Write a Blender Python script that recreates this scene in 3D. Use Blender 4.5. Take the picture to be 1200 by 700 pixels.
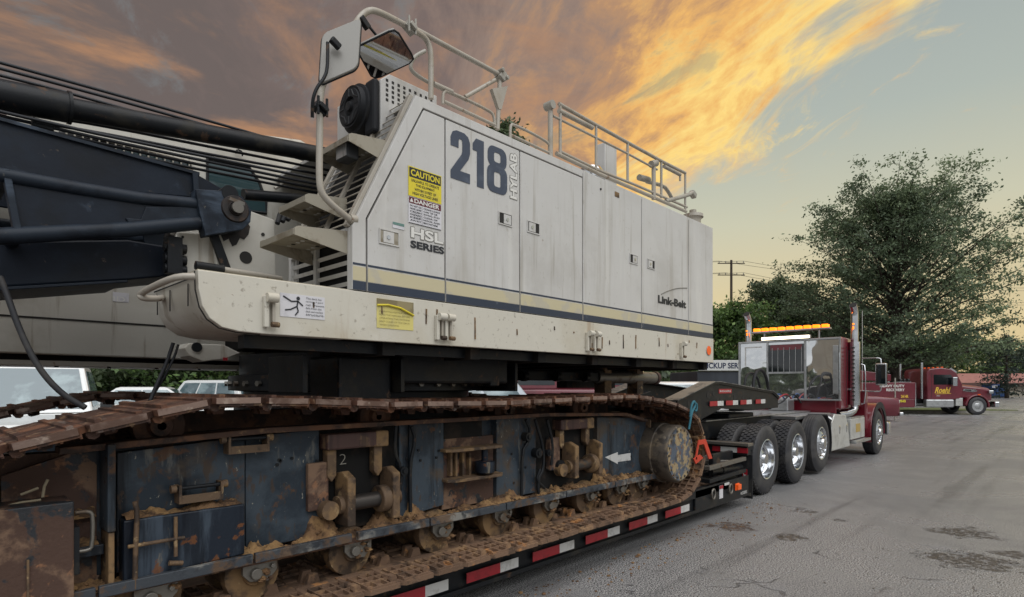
import bpy, math, random
import numpy as np
from mathutils import Vector, Matrix

# ------------------------------------------------------------------ camera
F, HX, HY, CAMH = 678.0, 1250.0, 453.0, 1.6          # focal length in px, vanishing point of the trailer axis, eye height
TH = math.atan2(HX - 600, F)
CT, ST = math.cos(TH), math.sin(TH)
scene = bpy.context.scene
for o in list(bpy.data.objects):
    bpy.data.objects.remove(o)
cam_d = bpy.data.cameras.new('camera')
cam = bpy.data.objects.new('camera', cam_d)
scene.collection.objects.link(cam)
scene.camera = cam
cam.location = (0, 0, CAMH)
cam.rotation_euler = (math.radians(90), 0, TH - math.radians(90))
cam_d.sensor_width = 36.0
cam_d.lens = 36.0 * F / 1200.0
cam_d.shift_y = (HY - 350.0) / 1200.0
cam_d.clip_start = 0.05
cam_d.clip_end = 3000.0

# ------------------------------------------------------------------ light and exposure
EXPO = 0.76
vs = scene.view_settings
vs.view_transform = 'Standard'
vs.look = 'None'
vs.exposure = EXPO
vs.gamma = 1.0
vs.use_curve_mapping = False
SUN_EL, SUN_AZ = math.radians(58), math.radians(-104)
sun_d = bpy.data.lights.new('sun', 'SUN')
sun_d.energy = 1.5
sun_d.angle = math.radians(70)
sun_d.color = (0.96, 0.98, 1.0)
sun = bpy.data.objects.new('sun', sun_d)
scene.collection.objects.link(sun)
sdir = Vector((math.cos(SUN_EL) * math.cos(SUN_AZ), math.cos(SUN_EL) * math.sin(SUN_AZ), math.sin(SUN_EL)))
sun.rotation_euler = sdir.to_track_quat('Z', 'Y').to_euler()
sun.location = (0, 0, 40)


def lin(c):
    return c / 12.92 if c <= 0.04045 else ((c + 0.055) / 1.055) ** 2.4


def hexc(h):
    return tuple(lin(int(h[i:i + 2], 16) / 255.0) for i in (0, 2, 4)) + (1.0,)


class NT:
    """small helper round a node tree"""
    def __init__(self, tree):
        self.t = tree
        tree.nodes.clear()

    def n(self, typ, **kw):
        nd = self.t.nodes.new(typ)
        for k, v in kw.items():
            setattr(nd, k, v)
        return nd

    def link(self, a, b):
        self.t.links.new(a, b)

    def put(self, sock, v):
        if isinstance(v, bpy.types.NodeSocket):
            self.link(v, sock)
        elif v is not None:
            sock.default_value = v

    def math(self, op, a, b=None, c=None, clamp=False):
        nd = self.n('ShaderNodeMath', operation=op)
        nd.use_clamp = clamp
        self.put(nd.inputs[0], a)
        if b is not None:
            self.put(nd.inputs[1], b)
        if c is not None:
            self.put(nd.inputs[2], c)
        return nd.outputs[0]

    def ss(self, x, lo, hi, a=0.0, b=1.0):
        nd = self.n('ShaderNodeMapRange', interpolation_type='SMOOTHSTEP')
        self.put(nd.inputs[0], x)
        nd.inputs[1].default_value = lo
        nd.inputs[2].default_value = hi
        nd.inputs[3].default_value = a
        nd.inputs[4].default_value = b
        return nd.outputs[0]

    def mix(self, fac, a, b, blend='MIX'):
        nd = self.n('ShaderNodeMix', data_type='RGBA', blend_type=blend)
        self.put(nd.inputs[0], fac)
        self.put(nd.inputs[6], a)
        self.put(nd.inputs[7], b)
        return nd.outputs[2]

    def noise(self, vec, scale, detail=5, rough=0.55, dist=0.0, w=None):
        nd = self.n('ShaderNodeTexNoise')
        if w is not None:
            nd.noise_dimensions = '4D'
            self.put(nd.inputs['W'], w)
        self.put(nd.inputs['Vector'], vec)
        nd.inputs['Scale'].default_value = scale
        nd.inputs['Detail'].default_value = detail
        nd.inputs['Roughness'].default_value = rough
        nd.inputs['Distortion'].default_value = dist
        return nd.outputs[0]

    def ramp(self, x, stops, interp='LINEAR'):
        nd = self.n('ShaderNodeValToRGB')
        cr = nd.color_ramp
        cr.interpolation = interp
        while len(cr.elements) > 1:
            cr.elements.remove(cr.elements[-1])
        cr.elements[0].position = stops[0][0]
        cr.elements[0].color = stops[0][1]
        for p, c in stops[1:]:
            e = cr.elements.new(p)
            e.color = c
        self.put(nd.inputs[0], x)
        return nd.outputs[0]


def build_world():
    w = bpy.data.worlds.new('World')
    scene.world = w
    w.use_nodes = True
    N = NT(w.node_tree)
    out = N.n('ShaderNodeOutputWorld')
    bg = N.n('ShaderNodeBackground')
    N.link(bg.outputs[0], out.inputs[0])
    tc = N.n('ShaderNodeTexCoord')
    sep = N.n('ShaderNodeSeparateXYZ')
    N.link(tc.outputs['Generated'], sep.inputs[0])
    x, y, z = sep.outputs
    zc = N.math('MAXIMUM', z, 0.0)
    den = N.math('ADD', zc, 0.12)
    u = N.math('DIVIDE', x, den)
    v = N.math('DIVIDE', y, den)
    # clear evening air: pale gold low down to a soft blue grey overhead
    base = N.ramp(zc, [(0.0, hexc('e2c68e')), (0.12, hexc('dfcc9e')), (0.25, hexc('cbc9b0')), (0.38, hexc('b0b8b0')),
                       (0.55, hexc('9ea8a8')), (1.0, hexc('98a1a4'))])
    veil = N.noise(tc.outputs['Generated'], 3.0, 4, 0.6, 0.6)
    base = N.mix(N.ss(veil, 0.45, 0.75, 0.0, 0.4), base, hexc('c4b99a'))
    # flat cloud sheet, thick towards one side of the sky, its rim lit by the low sun
    comb = N.n('ShaderNodeCombineXYZ')
    N.link(u, comb.inputs[0])
    N.link(v, comb.inputs[1])
    mp = N.n('ShaderNodeMapping')
    N.link(comb.outputs[0], mp.inputs[0])
    mp.vector_type = 'TEXTURE'
    mp.inputs['Rotation'].default_value = (0, 0, math.radians(66))
    mp.inputs['Scale'].default_value = (1.25, .72, 1.0)
    q = N.math('ADD', N.math('ADD', N.math('MULTIPLY', u, -0.861), N.math('MULTIPLY', v, 0.509)), 1.24)
    n1 = N.noise(mp.outputs[0], 1.5, 9, 0.62, 0.9)
    n2 = N.noise(mp.outputs[0], 3.6, 8, 0.66, 0.5)
    mp2 = N.n('ShaderNodeMapping')
    N.link(comb.outputs[0], mp2.inputs[0])
    mp2.vector_type = 'TEXTURE'
    mp2.inputs['Rotation'].default_value = (0, 0, math.radians(56))
    mp2.inputs['Scale'].default_value = (.7, .30, 1.0)
    n3 = N.noise(mp2.outputs[0], 1.6, 8, 0.66, 1.2)
    nn = N.math('SUBTRACT', n1, 0.5)
    n3c = N.math('SUBTRACT', n3, 0.5)
    edge = N.math('ADD', N.math('MULTIPLY_ADD', nn, 1.5, q), N.math('MULTIPLY', n3c, 0.7))
    mask = N.ss(edge, -0.04, 0.34)
    # wisps that reach out of the sheet
    qq = N.ss(q, -0.75, 0.1)
    wisp = N.math('MULTIPLY', N.ss(n3, 0.60, 0.74), qq)
    mask = N.math('MAXIMUM', mask, N.math('MULTIPLY', wisp, 0.75))
    depth = N.math('MULTIPLY_ADD', N.math('SUBTRACT', n2, 0.5), 1.25, q)
    depth = N.math('MULTIPLY_ADD', n3c, 0.9, depth)
    col = N.ramp(N.math('MULTIPLY', depth, 0.625), [
        (0.0, hexc('e6c28c')), (0.13, hexc('ffdc84')), (0.27, hexc('efb86c')), (0.40, hexc('b8906e')),
        (0.54, hexc('958074')), (0.75, hexc('7a6b66')), (1.0, hexc('6e635f'))])
    n0 = N.noise(comb.outputs[0], 1.7, 9, 0.6, 0.7)
    glow = N.math('MULTIPLY', N.ss(n0, 0.47, 0.66), N.ss(q, 0.35, 1.0))
    col = N.mix(N.math('MULTIPLY', glow, 0.8), col, hexc('be8d66'))
    cool = N.math('MULTIPLY', N.ss(n2, 0.46, 0.33), N.ss(q, 0.1, 0.6))
    col = N.mix(N.math('MULTIPLY', cool, 0.65), col, hexc('76797a'))
    sky = N.mix(mask, base, col)
    # the rest of the sky, behind the viewer: the even bright overcast that lights the lot
    w_ = N.math('ADD', N.math('MULTIPLY', u, CT), N.math('MULTIPLY', v, ST))
    sky = N.mix(N.ss(w_, 0.45, -0.75), sky, N.mix(N.ss(n0, .35, .65), hexc('c3c7cb'), hexc('dcdedf')))
    # a little true sky scattering on top, sun where the lamp is
    ns = N.n('ShaderNodeTexSky', sky_type='NISHITA')
    ns.sun_disc = False
    ns.sun_elevation = SUN_EL
    ns.sun_rotation = math.radians(90) - SUN_AZ
    nis = N.n('ShaderNodeVectorMath', operation='SCALE')
    N.link(ns.outputs[0], nis.inputs[0])
    nis.inputs['Scale'].default_value = 0.002
    add = N.n('ShaderNodeVectorMath', operation='ADD')
    N.link(sky, add.inputs[0])
    N.link(nis.outputs[0], add.inputs[1])
    # below the horizon: plain dull ground tone
    fin = N.mix(N.ss(z, -0.03, 0.0), (0.12, 0.12, 0.12, 1), add.outputs[0])
    N.link(fin, bg.inputs[0])
    bg.inputs[1].default_value = 1.0 / 2 ** EXPO


build_world()

# ------------------------------------------------------------------ pixel -> place helpers (a pixel is a direction; the plane gives the distance)


def ray(px, py):
    a = px - 600.0
    return Vector((F * CT + a * ST, F * ST - a * CT, HY - py))


def Q(px, py, Y):
    d = ray(px, py)
    return Vector((0, 0, CAMH)) + d * (Y / d.y)


def QX(px, py, X):
    d = ray(px, py)
    return Vector((0, 0, CAMH)) + d * (X / d.x)


def QG(px, py, Z=0.0):
    d = ray(px, py)
    return Vector((0, 0, CAMH)) + d * ((Z - CAMH) / d.z)


def QD(px, py, D):
    """at depth D along the view axis"""
    return Vector((0, 0, CAMH)) + ray(px, py) * (D / F)


def X_(px, Y):
    return Q(px, HY, Y).x


def Z_(px, py, Y):
    return Q(px, py, Y).z


# ------------------------------------------------------------------ materials
MATS = {}


def mat(name, col, rough=0.5, metal=0.0, layers=(), bump=0.0, bscale=40.0, bdetail=5, spec=0.5, coat=0.0, emit=None, estr=0.0, trans=0.0, var=0.0, wave=0.0):
    """layers: (colour, scale, lo, hi, (sx,sy,sz), strength, roughness)"""
    if name in MATS:
        return MATS[name]
    m = bpy.data.materials.new(name)
    m.use_nodes = True
    N = NT(m.node_tree)
    out = N.n('ShaderNodeOutputMaterial')
    b = N.n('ShaderNodeBsdfPrincipled')
    N.link(b.outputs[0], out.inputs[0])
    c = hexc(col) if isinstance(col, str) else col
    tc = N.n('ShaderNodeTexCoord')
    oi = N.n('ShaderNodeObjectInfo')
    wv = N.math('MULTIPLY', oi.outputs['Random'], 37.0)
    cur = c
    if var:
        hv = N.n('ShaderNodeHueSaturation')
        N.put(hv.inputs['Value'], N.math('MULTIPLY_ADD', oi.outputs['Random'], var * 2, 1 - var))
        hv.inputs['Color'].default_value = c
        cur = hv.outputs[0]
    rcur = rough
    for i, L in enumerate(layers):
        lc, sc, lo, hi, st, amt, rg = L
        vec = tc.outputs['Object']
        if st != (1, 1, 1):
            mp = N.n('ShaderNodeMapping')
            N.link(vec, mp.inputs[0])
            mp.inputs['Scale'].default_value = st
            vec = mp.outputs[0]
        nz = N.noise(vec, sc, 7, 0.62, 0.3, N.math('ADD', wv, i * 3.7))
        nz = N.math('MULTIPLY_ADD', nz, 1.7, -0.35)
        mk = N.ss(nz, lo, hi, 0.0, amt)
        cur = N.mix(mk, cur, hexc(lc) if isinstance(lc, str) else lc)
        if rg is not None:
            nd = N.n('ShaderNodeMix', data_type='FLOAT')
            N.put(nd.inputs[0], mk)
            N.put(nd.inputs[2], rcur)
            nd.inputs[3].default_value = rg
            rcur = nd.outputs[0]
    N.put(b.inputs['Base Color'], cur)
    N.put(b.inputs['Roughness'], rcur)
    b.inputs['Metallic'].default_value = metal
    b.inputs['Specular IOR Level'].default_value = spec
    b.inputs['Coat Weight'].default_value = coat
    b.inputs['Coat Roughness'].default_value = 0.08
    if trans:
        b.inputs['Transmission Weight'].default_value = trans
    if emit:
        b.inputs['Emission Color'].default_value = hexc(emit)
        b.inputs['Emission Strength'].default_value = estr
    if bump:
        nz = N.noise(tc.outputs['Object'], bscale, bdetail, 0.6, 0.0, wv)
        bp = N.n('ShaderNodeBump')
        bp.inputs['Strength'].default_value = bump
        bp.inputs['Distance'].default_value = 0.02
        N.link(nz, bp.inputs['Height'])
        if wave:
            bw = N.n('ShaderNodeBump')
            bw.inputs['Strength'].default_value = wave
            bw.inputs['Distance'].default_value = .05
            N.link(N.noise(tc.outputs['Object'], 2.4, 2, .5, 0.0, wv), bw.inputs['Height'])
            N.link(bw.outputs[0], bp.inputs['Normal'])
        N.link(bp.outputs[0], b.inputs['Normal'])
    MATS[name] = m
    return m


U = (1, 1, 1)
V = (1, 1, 0.07)       # vertical streaks
cream = mat('cream_paint', 'c0beba', 0.42, 0, [('a8a49d', 1.3, .45, .75, U, .5, .6), ('958e80', 5, .56, .8, V, .5, .6), ('d2d0ca', 6, .58, .8, V, .4, None), ('7d6a52', 9, .78, .86, U, .5, .8), ('8f8878', 40, .70, .80, (1, 1, .5), .35, None), ('857d6e', 16, .62, .82, (1, 1, .05), .4, None)], 0.03, 60, wave=.28)
cream_deck = mat('cream_deck_paint', 'c4bfb2', 0.45, 0, [('b0a690', 1.1, .45, .75, U, .55, .6), ('94795a', 4, .66, .84, (1, 1, .1), .6, .8), ('6f4a2c', 14, .80, .86, U, .8, .9), ('cfcabd', 5, .6, .8, U, .35, None), ('6f6454', 26, .66, .78, U, .5, .8)], 0.05, 50)
cream_far = mat('cab_cream_and_nose_shade', 'c0bcb2', 0.42, 0, [('98907f', 1.5, .45, .75, U, .5, .6), ('7c6c56', 8, .64, .76, V, .5, .7)], 0.04, 60)
tanband = mat('tan_stripe', 'bdb393', 0.5, 0, [('b0aa9a', 3, .5, .6, U, .8, None)])
navy = mat('navy_stripe', '2a3444', 0.45, 0, [('6a6f78', 8, .66, .76, U, .5, None)])
navy_num = mat('navy_number', '3a4353', 0.5, 0, [('596270', 7, .5, .75, U, .5, None)])
white_ink = mat('white_ink', 'd6d4ce', 0.5)
black_ink = mat('black_ink', '1d2026', 0.5)
seam = mat('dark_seam', '24221f', 0.8)
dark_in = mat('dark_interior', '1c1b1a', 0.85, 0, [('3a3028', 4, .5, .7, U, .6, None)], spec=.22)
yellow = mat('yellow_sticker', 'd6c42e', 0.5, 0, [('b8a850', 8, .55, .75, U, .5, None)])
pale_yellow = mat('pale_yellow_sticker', 'cfc274', 0.5, 0, [('b4aa78', 6, .5, .7, U, .6, None)])
maroon_ink = mat('maroon_ink', '5d1d28', 0.5)
paper = mat('white_sticker', 'cbc9cc', 0.5, 0, [('a9a7ac', 9, .5, .7, U, .5, None)])
teal_ink = mat('teal_ink', '5f8078', 0.5)
pipe = mat('cream_pipe', 'a39c90', 0.4, 0, [('8f8472', 6, .5, .75, U, .6, .6), ('6f4f34', 16, .70, .78, U, .7, .8)])
greypipe = mat('grey_pipe', '9a968c', 0.45, 0, [('7b7468', 6, .5, .75, U, .6, .6)])
grating = mat('galvanised_step', '9a9384', 0.5, 0.2, [('6d614e', 5, .5, .7, U, .7, .7)])
rubber = mat('black_rubber', '232427', 0.6, 0, [('3f3d3a', 5, .5, .75, U, .6, .8)], 0.08, 60, spec=.22)
black = mat('black_paint', '1f2125', 0.45, 0, [('3a3733', 3, .5, .75, U, .6, .7)], 0.05, 50, spec=.22)
blacksteel = mat('black_steel', '1b1d20', 0.42, 0.0, [('38352f', 4, .52, .75, U, .7, .65), ('5b4636', 10, .66, .76, U, .6, .8)], 0.06, 40, spec=.22)
mirror = mat('mirror_glass', 'b9bcc0', 0.03, 1.0)
chrome = mat('polished_aluminium', 'c9cbce', 0.12, 1.0, [('aeb0b2', 3, .4, .7, U, .6, .22)])
chrome_wavy = mat('mirror_polished_plate', 'dfe0e1', 0.03, .95, (), 0.30, 2.6, 1)
steel = mat('worn_steel', '77736c', 0.4, 0.6, [('5d4a38', 6, .5, .7, U, .7, .7)], 0.05, 40)
rust = mat('rusty_track_steel', '4a3428', 0.75, 0.0, [('6d4b35', 5, .45, .65, U, .8, .85), ('271b15', 7, .50, .66, U, .85, .7), ('86694c', 14, .62, .74, U, .6, .9)], 0.25, 35)
padrust = mat('track_pad_steel', '52372b', 0.62, 0.15, [('7a5138', 4, .45, .68, U, .75, .8), ('2f1e18', 6, .5, .66, U, .8, .6), ('94775a', 18, .60, .74, U, .55, .9), ('8a8078', 9, .62, .72, (1, .3, 1), .5, .35)], 0.22, 45, var=.25)
mudpad = mat('muddy_pad_steel', '6a5240', 0.85, 0.0, [('957656', 5, .48, .7, U, .8, .95), ('3a2c22', 7, .54, .7, U, .75, .8), ('b07b48', 6, .64, .78, U, .8, .95)], 0.3, 50, var=.2)
mud = mat('dried_mud', '6f5338', 0.95, 0, [('8f7049', 7, .45, .62, U, .8, None), ('3d2c20', 11, .50, .66, U, .85, None)], 0.5, 40)
bluesteel = mat('navy_frame_paint', '2a323a', 0.36, 0.0, [('414a52', 2.2, .42, .62, U, .8, .55), ('15181d', 5, .54, .70, V, .9, .35), ('54483b', 3.2, .56, .78, U, .75, .85), ('76736b', 11, .66, .82, (1, 1, .22), .55, .7), ('5a4231', 7, .64, .74, U, .8, .9), ('aaa595', 40, .74, .82, (1, 1, .5), .6, .9), ('4a3a2c', 26, .60, .72, (1, 1, .35), .6, .9)], 0.12, 30, spec=.22)
bluedark = mat('dark_navy_box_paint', '1f2630', 0.42, 0.0, [('434d58', 4, .54, .68, (1, 1, .25), .8, .6), ('10141c', 5, .5, .62, V, .8, .3), ('7c7260', 14, .68, .78, (1, 1, .2), .6, .9), ('6b4429', 9, .66, .73, U, .8, .9)], 0.1, 30, spec=.22)
boomblue = mat('dark_boom_paint', '121924', 0.5, 0.0, [('19222e', 1.6, .4, .65, U, .8, .55), ('39424f', 7, .70, .84, U, .5, .6), ('0e1218', 3, .5, .68, U, .6, .45), ('5b5148', 22, .76, .84, U, .6, .8)], 0.06, 30, spec=.22)
boomworn = mat('worn_boom_paint', '1f2731', 0.5, 0.0, [('475260', 4, .52, .72, (.4, 1, 1), .8, .6), ('141a23', 5, .5, .68, U, .85, .5), ('6a665f', 16, .72, .82, U, .6, .8)], 0.06, 30, spec=.22)
ochre = mat('ochre_rusty_steel', '5e4a37', 0.7, 0, [('866a47', 4, .45, .62, U, .8, .8), ('2b211a', 6, .50, .66, U, .85, .7), ('a58d68', 15, .64, .76, U, .6, .9)], 0.15, 40)
redrust = mat('red_bracket_steel', '47302b', 0.6, 0, [('8c7050', 7, .55, .7, U, .7, .8), ('2e1c1a', 8, .5, .66, V, .8, .6)], 0.12, 40)
rustplate = mat('rust_blotched_plate', '4a352b', 0.8, 0, [('7f6551', 4, .5, .66, U, .85, .9), ('1d2329', 6, .56, .64, U, .95, .55), ('94694b', 14, .62, .74, U, .6, .9)], 0.25, 40)
pinsteel = mat('pin_steel', '4a4643', 0.4, 0.7, [('6a5038', 6, .5, .66, U, .7, .7)])
tape_red = mat('red_reflective_tape', '9c1f2a', 0.4, 0, [('6b1a20', 12, .5, .7, U, .5, None)])
tape_white = mat('white_reflective_tape', 'c6c5c2', 0.4, 0, [('97948d', 12, .5, .7, U, .5, None)])
orange_lens = mat('orange_lens', 'd9571c', 0.25, 0, (), 0.2, 120, emit='d9571c', estr=.12)
orange_cloth = mat('orange_strap_cloth', 'b93d25', 0.8)
blue_rope = mat('blue_rope', '2c6472', 0.8)
red_paint = mat('burgundy_paint', '6b1322', 0.3, 0.0, [('541019', 2, .45, .7, U, .5, None), ('87605a', 5, .68, .85, U, .3, .6)], 0.0, coat=.7)
red_paint2 = mat('far_burgundy_paint', '641524', 0.35, 0.0, [('4d1019', 2, .45, .7, U, .5, None)], 0.0, coat=.5)
amber = mat('amber_light', 'f08a20', 0.3, emit='ff7208', estr=1.7)
whitelamp = mat('white_work_lamp', 'fff4d8', 0.3, emit='fff0d0', estr=2.2)
glass = mat('dark_glass', '161c20', 0.04, 0, spec=.8)
carglass = mat('car_glass', '52646a', 0.04, 0, [('8fa3a6', 1.4, .45, .7, U, .7, None)], spec=1.0)  # pale patches put the reflected bright sky into the glass colour
white_car = mat('white_car_paint', 'dcdedd', 0.3, coat=.6)
silver_car = mat('silver_car_paint', 'a7adb2', 0.3, .5, coat=.6)
plastic = mat('dark_plastic', '2a2c2e', 0.6)
bark = mat('bark', '3f372e', 0.9, 0, [('241f1a', 8, .5, .65, V, .7, None)], 0.4, 20)
creosote = mat('pole_wood', '4d4238', 0.9, 0, [('2f2823', 8, .5, .65, V, .7, None)])
wire = mat('wire', '2a2a2b', 0.7)
rope_m = mat('wire_rope', '24262a', 0.5, .3)
brick = mat('brick_wall_paint', '8a5a4a', 0.85, 0, [('70463a', 6, .45, .65, U, .7, None)])
tanwall = mat('tan_block_wall', '9b9384', 0.9, 0, [('7c7466', 1.5, .45, .65, V, .7, None)], 0.1, 10)
pinkroof = mat('faded_red_roof', '96655d', 0.7, 0, [('7d544d', 2, .45, .7, U, .6, None)])
bluebin = mat('blue_bin_paint', '1d4376', 0.5, 0, [('163358', 3, .45, .65, V, .7, None)])
whitewall = mat('white_cladding', 'c8c9c5', 0.6, 0, [('a8a79f', 3, .5, .7, V, .5, None)])
darkgrey = mat('dark_grey_cladding', '2c3036', 0.6, 0, [('3e434a', 2, .45, .7, V, .6, None)])
greenbin = mat('green_bin', '2d6b3f', 0.5)


def leaf_mat(name, a, b, c):
    m = bpy.data.materials.new(name)
    m.use_nodes = True
    N = NT(m.node_tree)
    out = N.n('ShaderNodeOutputMaterial')
    at = N.n('ShaderNodeAttribute', attribute_name='tint')
    col = N.ramp(at.outputs['Fac'], [(0, hexc(a)), (.55, hexc(b)), (1, hexc(c))])
    d = N.n('ShaderNodeBsdfPrincipled')
    d.inputs['Roughness'].default_value = .55
    N.link(col, d.inputs['Base Color'])
    tr = N.n('ShaderNodeBsdfTranslucent')
    N.link(col, tr.inputs[0])
    mx = N.n('ShaderNodeMixShader')
    mx.inputs[0].default_value = .3
    N.link(d.outputs[0], mx.inputs[1])
    N.link(tr.outputs[0], mx.inputs[2])
    N.link(mx.outputs[0], out.inputs[0])
    return m


worn_edge = mat('worn_pad_edge', '7c675c', 0.45, 0.2, [('4f382c', 6, .46, .66, U, .85, .7), ('ab9a8c', 12, .62, .8, U, .6, .35)], .15, 40, var=.2)
leaf_dark = leaf_mat('dark_leaf', '38442f', '506042', '6c7c55')
leaf_mid = leaf_mat('mid_leaf', '374828', '54703a', '78934f')
leaf_tree = leaf_mat('shade_tree_leaf', '4a5843', '66775a', '8a9a74')
leaf_con = leaf_mat('conifer_needles', '1d2822', '2b3a31', '3e5042')

# ------------------------------------------------------------------ mesh helpers
COL = scene.collection
WL = {}


class MB:
    def __init__(self):
        self.v = []
        self.f = []

    def add(self, vs, fs):
        o = len(self.v)
        self.v += [tuple(p) for p in vs]
        self.f += [tuple(i + o for i in q) for q in fs]
        return self

    def box(self, x0, x1, y0, y1, z0, z1):
        x0, x1 = min(x0, x1), max(x0, x1)
        y0, y1 = min(y0, y1), max(y0, y1)
        z0, z1 = min(z0, z1), max(z0, z1)
        return self.add([(x0, y0, z0), (x1, y0, z0), (x1, y1, z0), (x0, y1, z0), (x0, y0, z1), (x1, y0, z1), (x1, y1, z1), (x0, y1, z1)],
                        [(0, 3, 2, 1), (4, 5, 6, 7), (0, 1, 5, 4), (1, 2, 6, 5), (2, 3, 7, 6), (3, 0, 4, 7)])

    def obox(self, c, size, R):
        c = Vector(c)
        hs = Vector(size) / 2
        vs_ = []
        for sx, sy, sz in ((-1, -1, -1), (1, -1, -1), (1, 1, -1), (-1, 1, -1), (-1, -1, 1), (1, -1, 1), (1, 1, 1), (-1, 1, 1)):
            vs_.append(c + R @ Vector((hs.x * sx, hs.y * sy, hs.z * sz)))
        return self.add(vs_, [(0, 3, 2, 1), (4, 5, 6, 7), (0, 1, 5, 4), (1, 2, 6, 5), (2, 3, 7, 6), (3, 0, 4, 7)])

    def bar(self, p0, p1, w, h, up=(0, 0, 1)):
        """rectangular bar from p0 to p1, width w (sideways), height h"""
        p0, p1 = Vector(p0), Vector(p1)
        t = (p1 - p0)
        L = t.length
        t.normalize()
        s = t.cross(Vector(up))
        if s.length < 1e-4:
            s = t.cross(Vector((0, 1, 0)))
        s.normalize()
        n = s.cross(t)
        R = Matrix((t, s, n)).transposed()
        return self.obox((p0 + p1) / 2, (L, w, h), R)

    def prism(self, pts, d):
        """closed outline (3D points) pushed by vector d"""
        n = len(pts)
        d = Vector(d)
        a = [Vector(p) for p in pts]
        nrm = Vector((0, 0, 0))
        for i in range(n):
            nrm += a[i].cross(a[(i + 1) % n])
        if nrm.dot(d) > 0:
            a = a[::-1]
        vs_ = a + [p + d for p in a]
        fs = [tuple(range(n)), tuple(range(2 * n - 1, n - 1, -1))]
        fs += [((i + 1) % n, i, n + i, n + (i + 1) % n) for i in range(n)]
        return self.add(vs_, fs)

    def py(self, pts, y0, y1):
        return self.prism([(p[0], y0, p[1]) for p in pts], (0, y1 - y0, 0))

    def px(self, pts, x0, x1):
        return self.prism([(x0, p[0], p[1]) for p in pts], (x1 - x0, 0, 0))

    def pz(self, pts, z0, z1):
        return self.prism([(p[0], p[1], z0) for p in pts], (0, 0, z1 - z0))

    def cyl(self, p0, p1, r0, r1=None, n=16, cap=True):
        p0, p1 = Vector(p0), Vector(p1)
        if r1 is None:
            r1 = r0
        t = (p1 - p0).normalized()
        s = t.cross(Vector((0, 0, 1)))
        if s.length < 1e-3:
            s = Vector((1, 0, 0))
        s.normalize()
        u = t.cross(s)
        vs_ = []
        for p, r in ((p0, r0), (p1, r1)):
            for i in range(n):
                a = 2 * math.pi * i / n
                vs_.append(p + s * (r * math.cos(a)) + u * (r * math.sin(a)))
        fs = [(i, (i + 1) % n, n + (i + 1) % n, n + i) for i in range(n)]
        if cap:
            fs += [tuple(range(n - 1, -1, -1)), tuple(range(n, 2 * n))]
        return self.add(vs_, fs)

    def tube(self, pts, r, n=10, closed=False, smooth=0):
        P = [Vector(p) for p in pts]
        for _ in range(smooth):
            R = []
            m = len(P)
            for i in range(m if closed else m - 1):
                a, b = P[i], P[(i + 1) % m]
                R += [a * .75 + b * .25, a * .25 + b * .75]
            if not closed:
                R = [P[0]] + R[1:-1] + [P[-1]]
            P = R
        m = len(P)
        rs = r if isinstance(r, (list, tuple)) else [r] * m
        if len(rs) != m:
            rs = [rs[0] + (rs[-1] - rs[0]) * i / (m - 1) for i in range(m)]
        s = None
        vs_ = []
        for i in range(m):
            if closed:
                t = P[(i + 1) % m] - P[i - 1]
            else:
                t = P[min(i + 1, m - 1)] - P[max(i - 1, 0)]
            if t.length < 1e-9:
                t = Vector((1, 0, 0))
            t.normalize()
            if s is None:
                s = t.cross(Vector((0, 0, 1)))
                if s.length < 1e-2:
                    s = t.cross(Vector((0, 1, 0)))
            s = (s - t * s.dot(t))
            s.normalize()
            u = t.cross(s)
            for k in range(n):
                a = 2 * math.pi * k / n
                vs_.append(P[i] + s * (rs[i] * math.cos(a)) + u * (rs[i] * math.sin(a)))
        fs = []
        for i in range(m if closed else m - 1):
            j = (i + 1) % m
            for k in range(n):
                fs.append((i * n + k, i * n + (k + 1) % n, j * n + (k + 1) % n, j * n + k))
        if not closed:
            fs += [tuple(range(n - 1, -1, -1)), tuple(range((m - 1) * n, m * n))]
        return self.add(vs_, fs)

    def lathe(self, prof, c, ax=(0, 1, 0), n=32):
        """prof: (radius, height along axis) list; closed when the first equals the last"""
        c = Vector(c)
        t = Vector(ax).normalized()
        s = t.cross(Vector((0, 0, 1)))
        if s.length < 1e-3:
            s = Vector((1, 0, 0))
        s.normalize()
        u = t.cross(s)
        m = len(prof)
        vs_ = []
        for r, h in prof:
            for k in range(n):
                a = 2 * math.pi * k / n
                vs_.append(c + t * h + s * (r * math.cos(a)) + u * (r * math.sin(a)))
        fs = []
        for i in range(m - 1):
            for k in range(n):
                fs.append((i * n + k, i * n + (k + 1) % n, (i + 1) * n + (k + 1) % n, (i + 1) * n + k))
        return self.add(vs_, fs)

    def loft(self, secs, cap=True):
        n = len(secs[0])
        vs_ = [p for s in secs for p in s]
        fs = []
        for i in range(len(secs) - 1):
            for k in range(n):
                fs.append((i * n + k, i * n + (k + 1) % n, (i + 1) * n + (k + 1) % n, (i + 1) * n + k))
        if cap:
            fs += [tuple(range(n - 1, -1, -1)), tuple(range((len(secs) - 1) * n, len(secs) * n))]
        return self.add(vs_, fs)

    def lump(self, c, r, seed, squash=.7):
        """a small rough clod"""
        rnd = random.Random(seed)
        c = Vector(c)
        vs_ = [c + Vector((0, 0, r * squash))]
        for ring, (zz, rr) in enumerate(((.55, .75), (0, 1.0), (-.6, .7))):
            for k in range(6):
                a = 2 * math.pi * (k + ring * .5) / 6
                f = rnd.uniform(.7, 1.25)
                vs_.append(c + Vector((r * rr * f * math.cos(a), r * rr * f * math.sin(a), r * zz * squash * rnd.uniform(.7, 1.2))))
        fs = [(0, 1 + k, 1 + (k + 1) % 6) for k in range(6)]
        for ring in range(2):
            o = 1 + ring * 6
            for k in range(6):
                fs.append((o + k, o + 6 + k, o + 6 + (k + 1) % 6, o + (k + 1) % 6))
        fs.append(tuple(range(13 + 5, 12, -1)))
        return self.add(vs_, fs)

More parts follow.
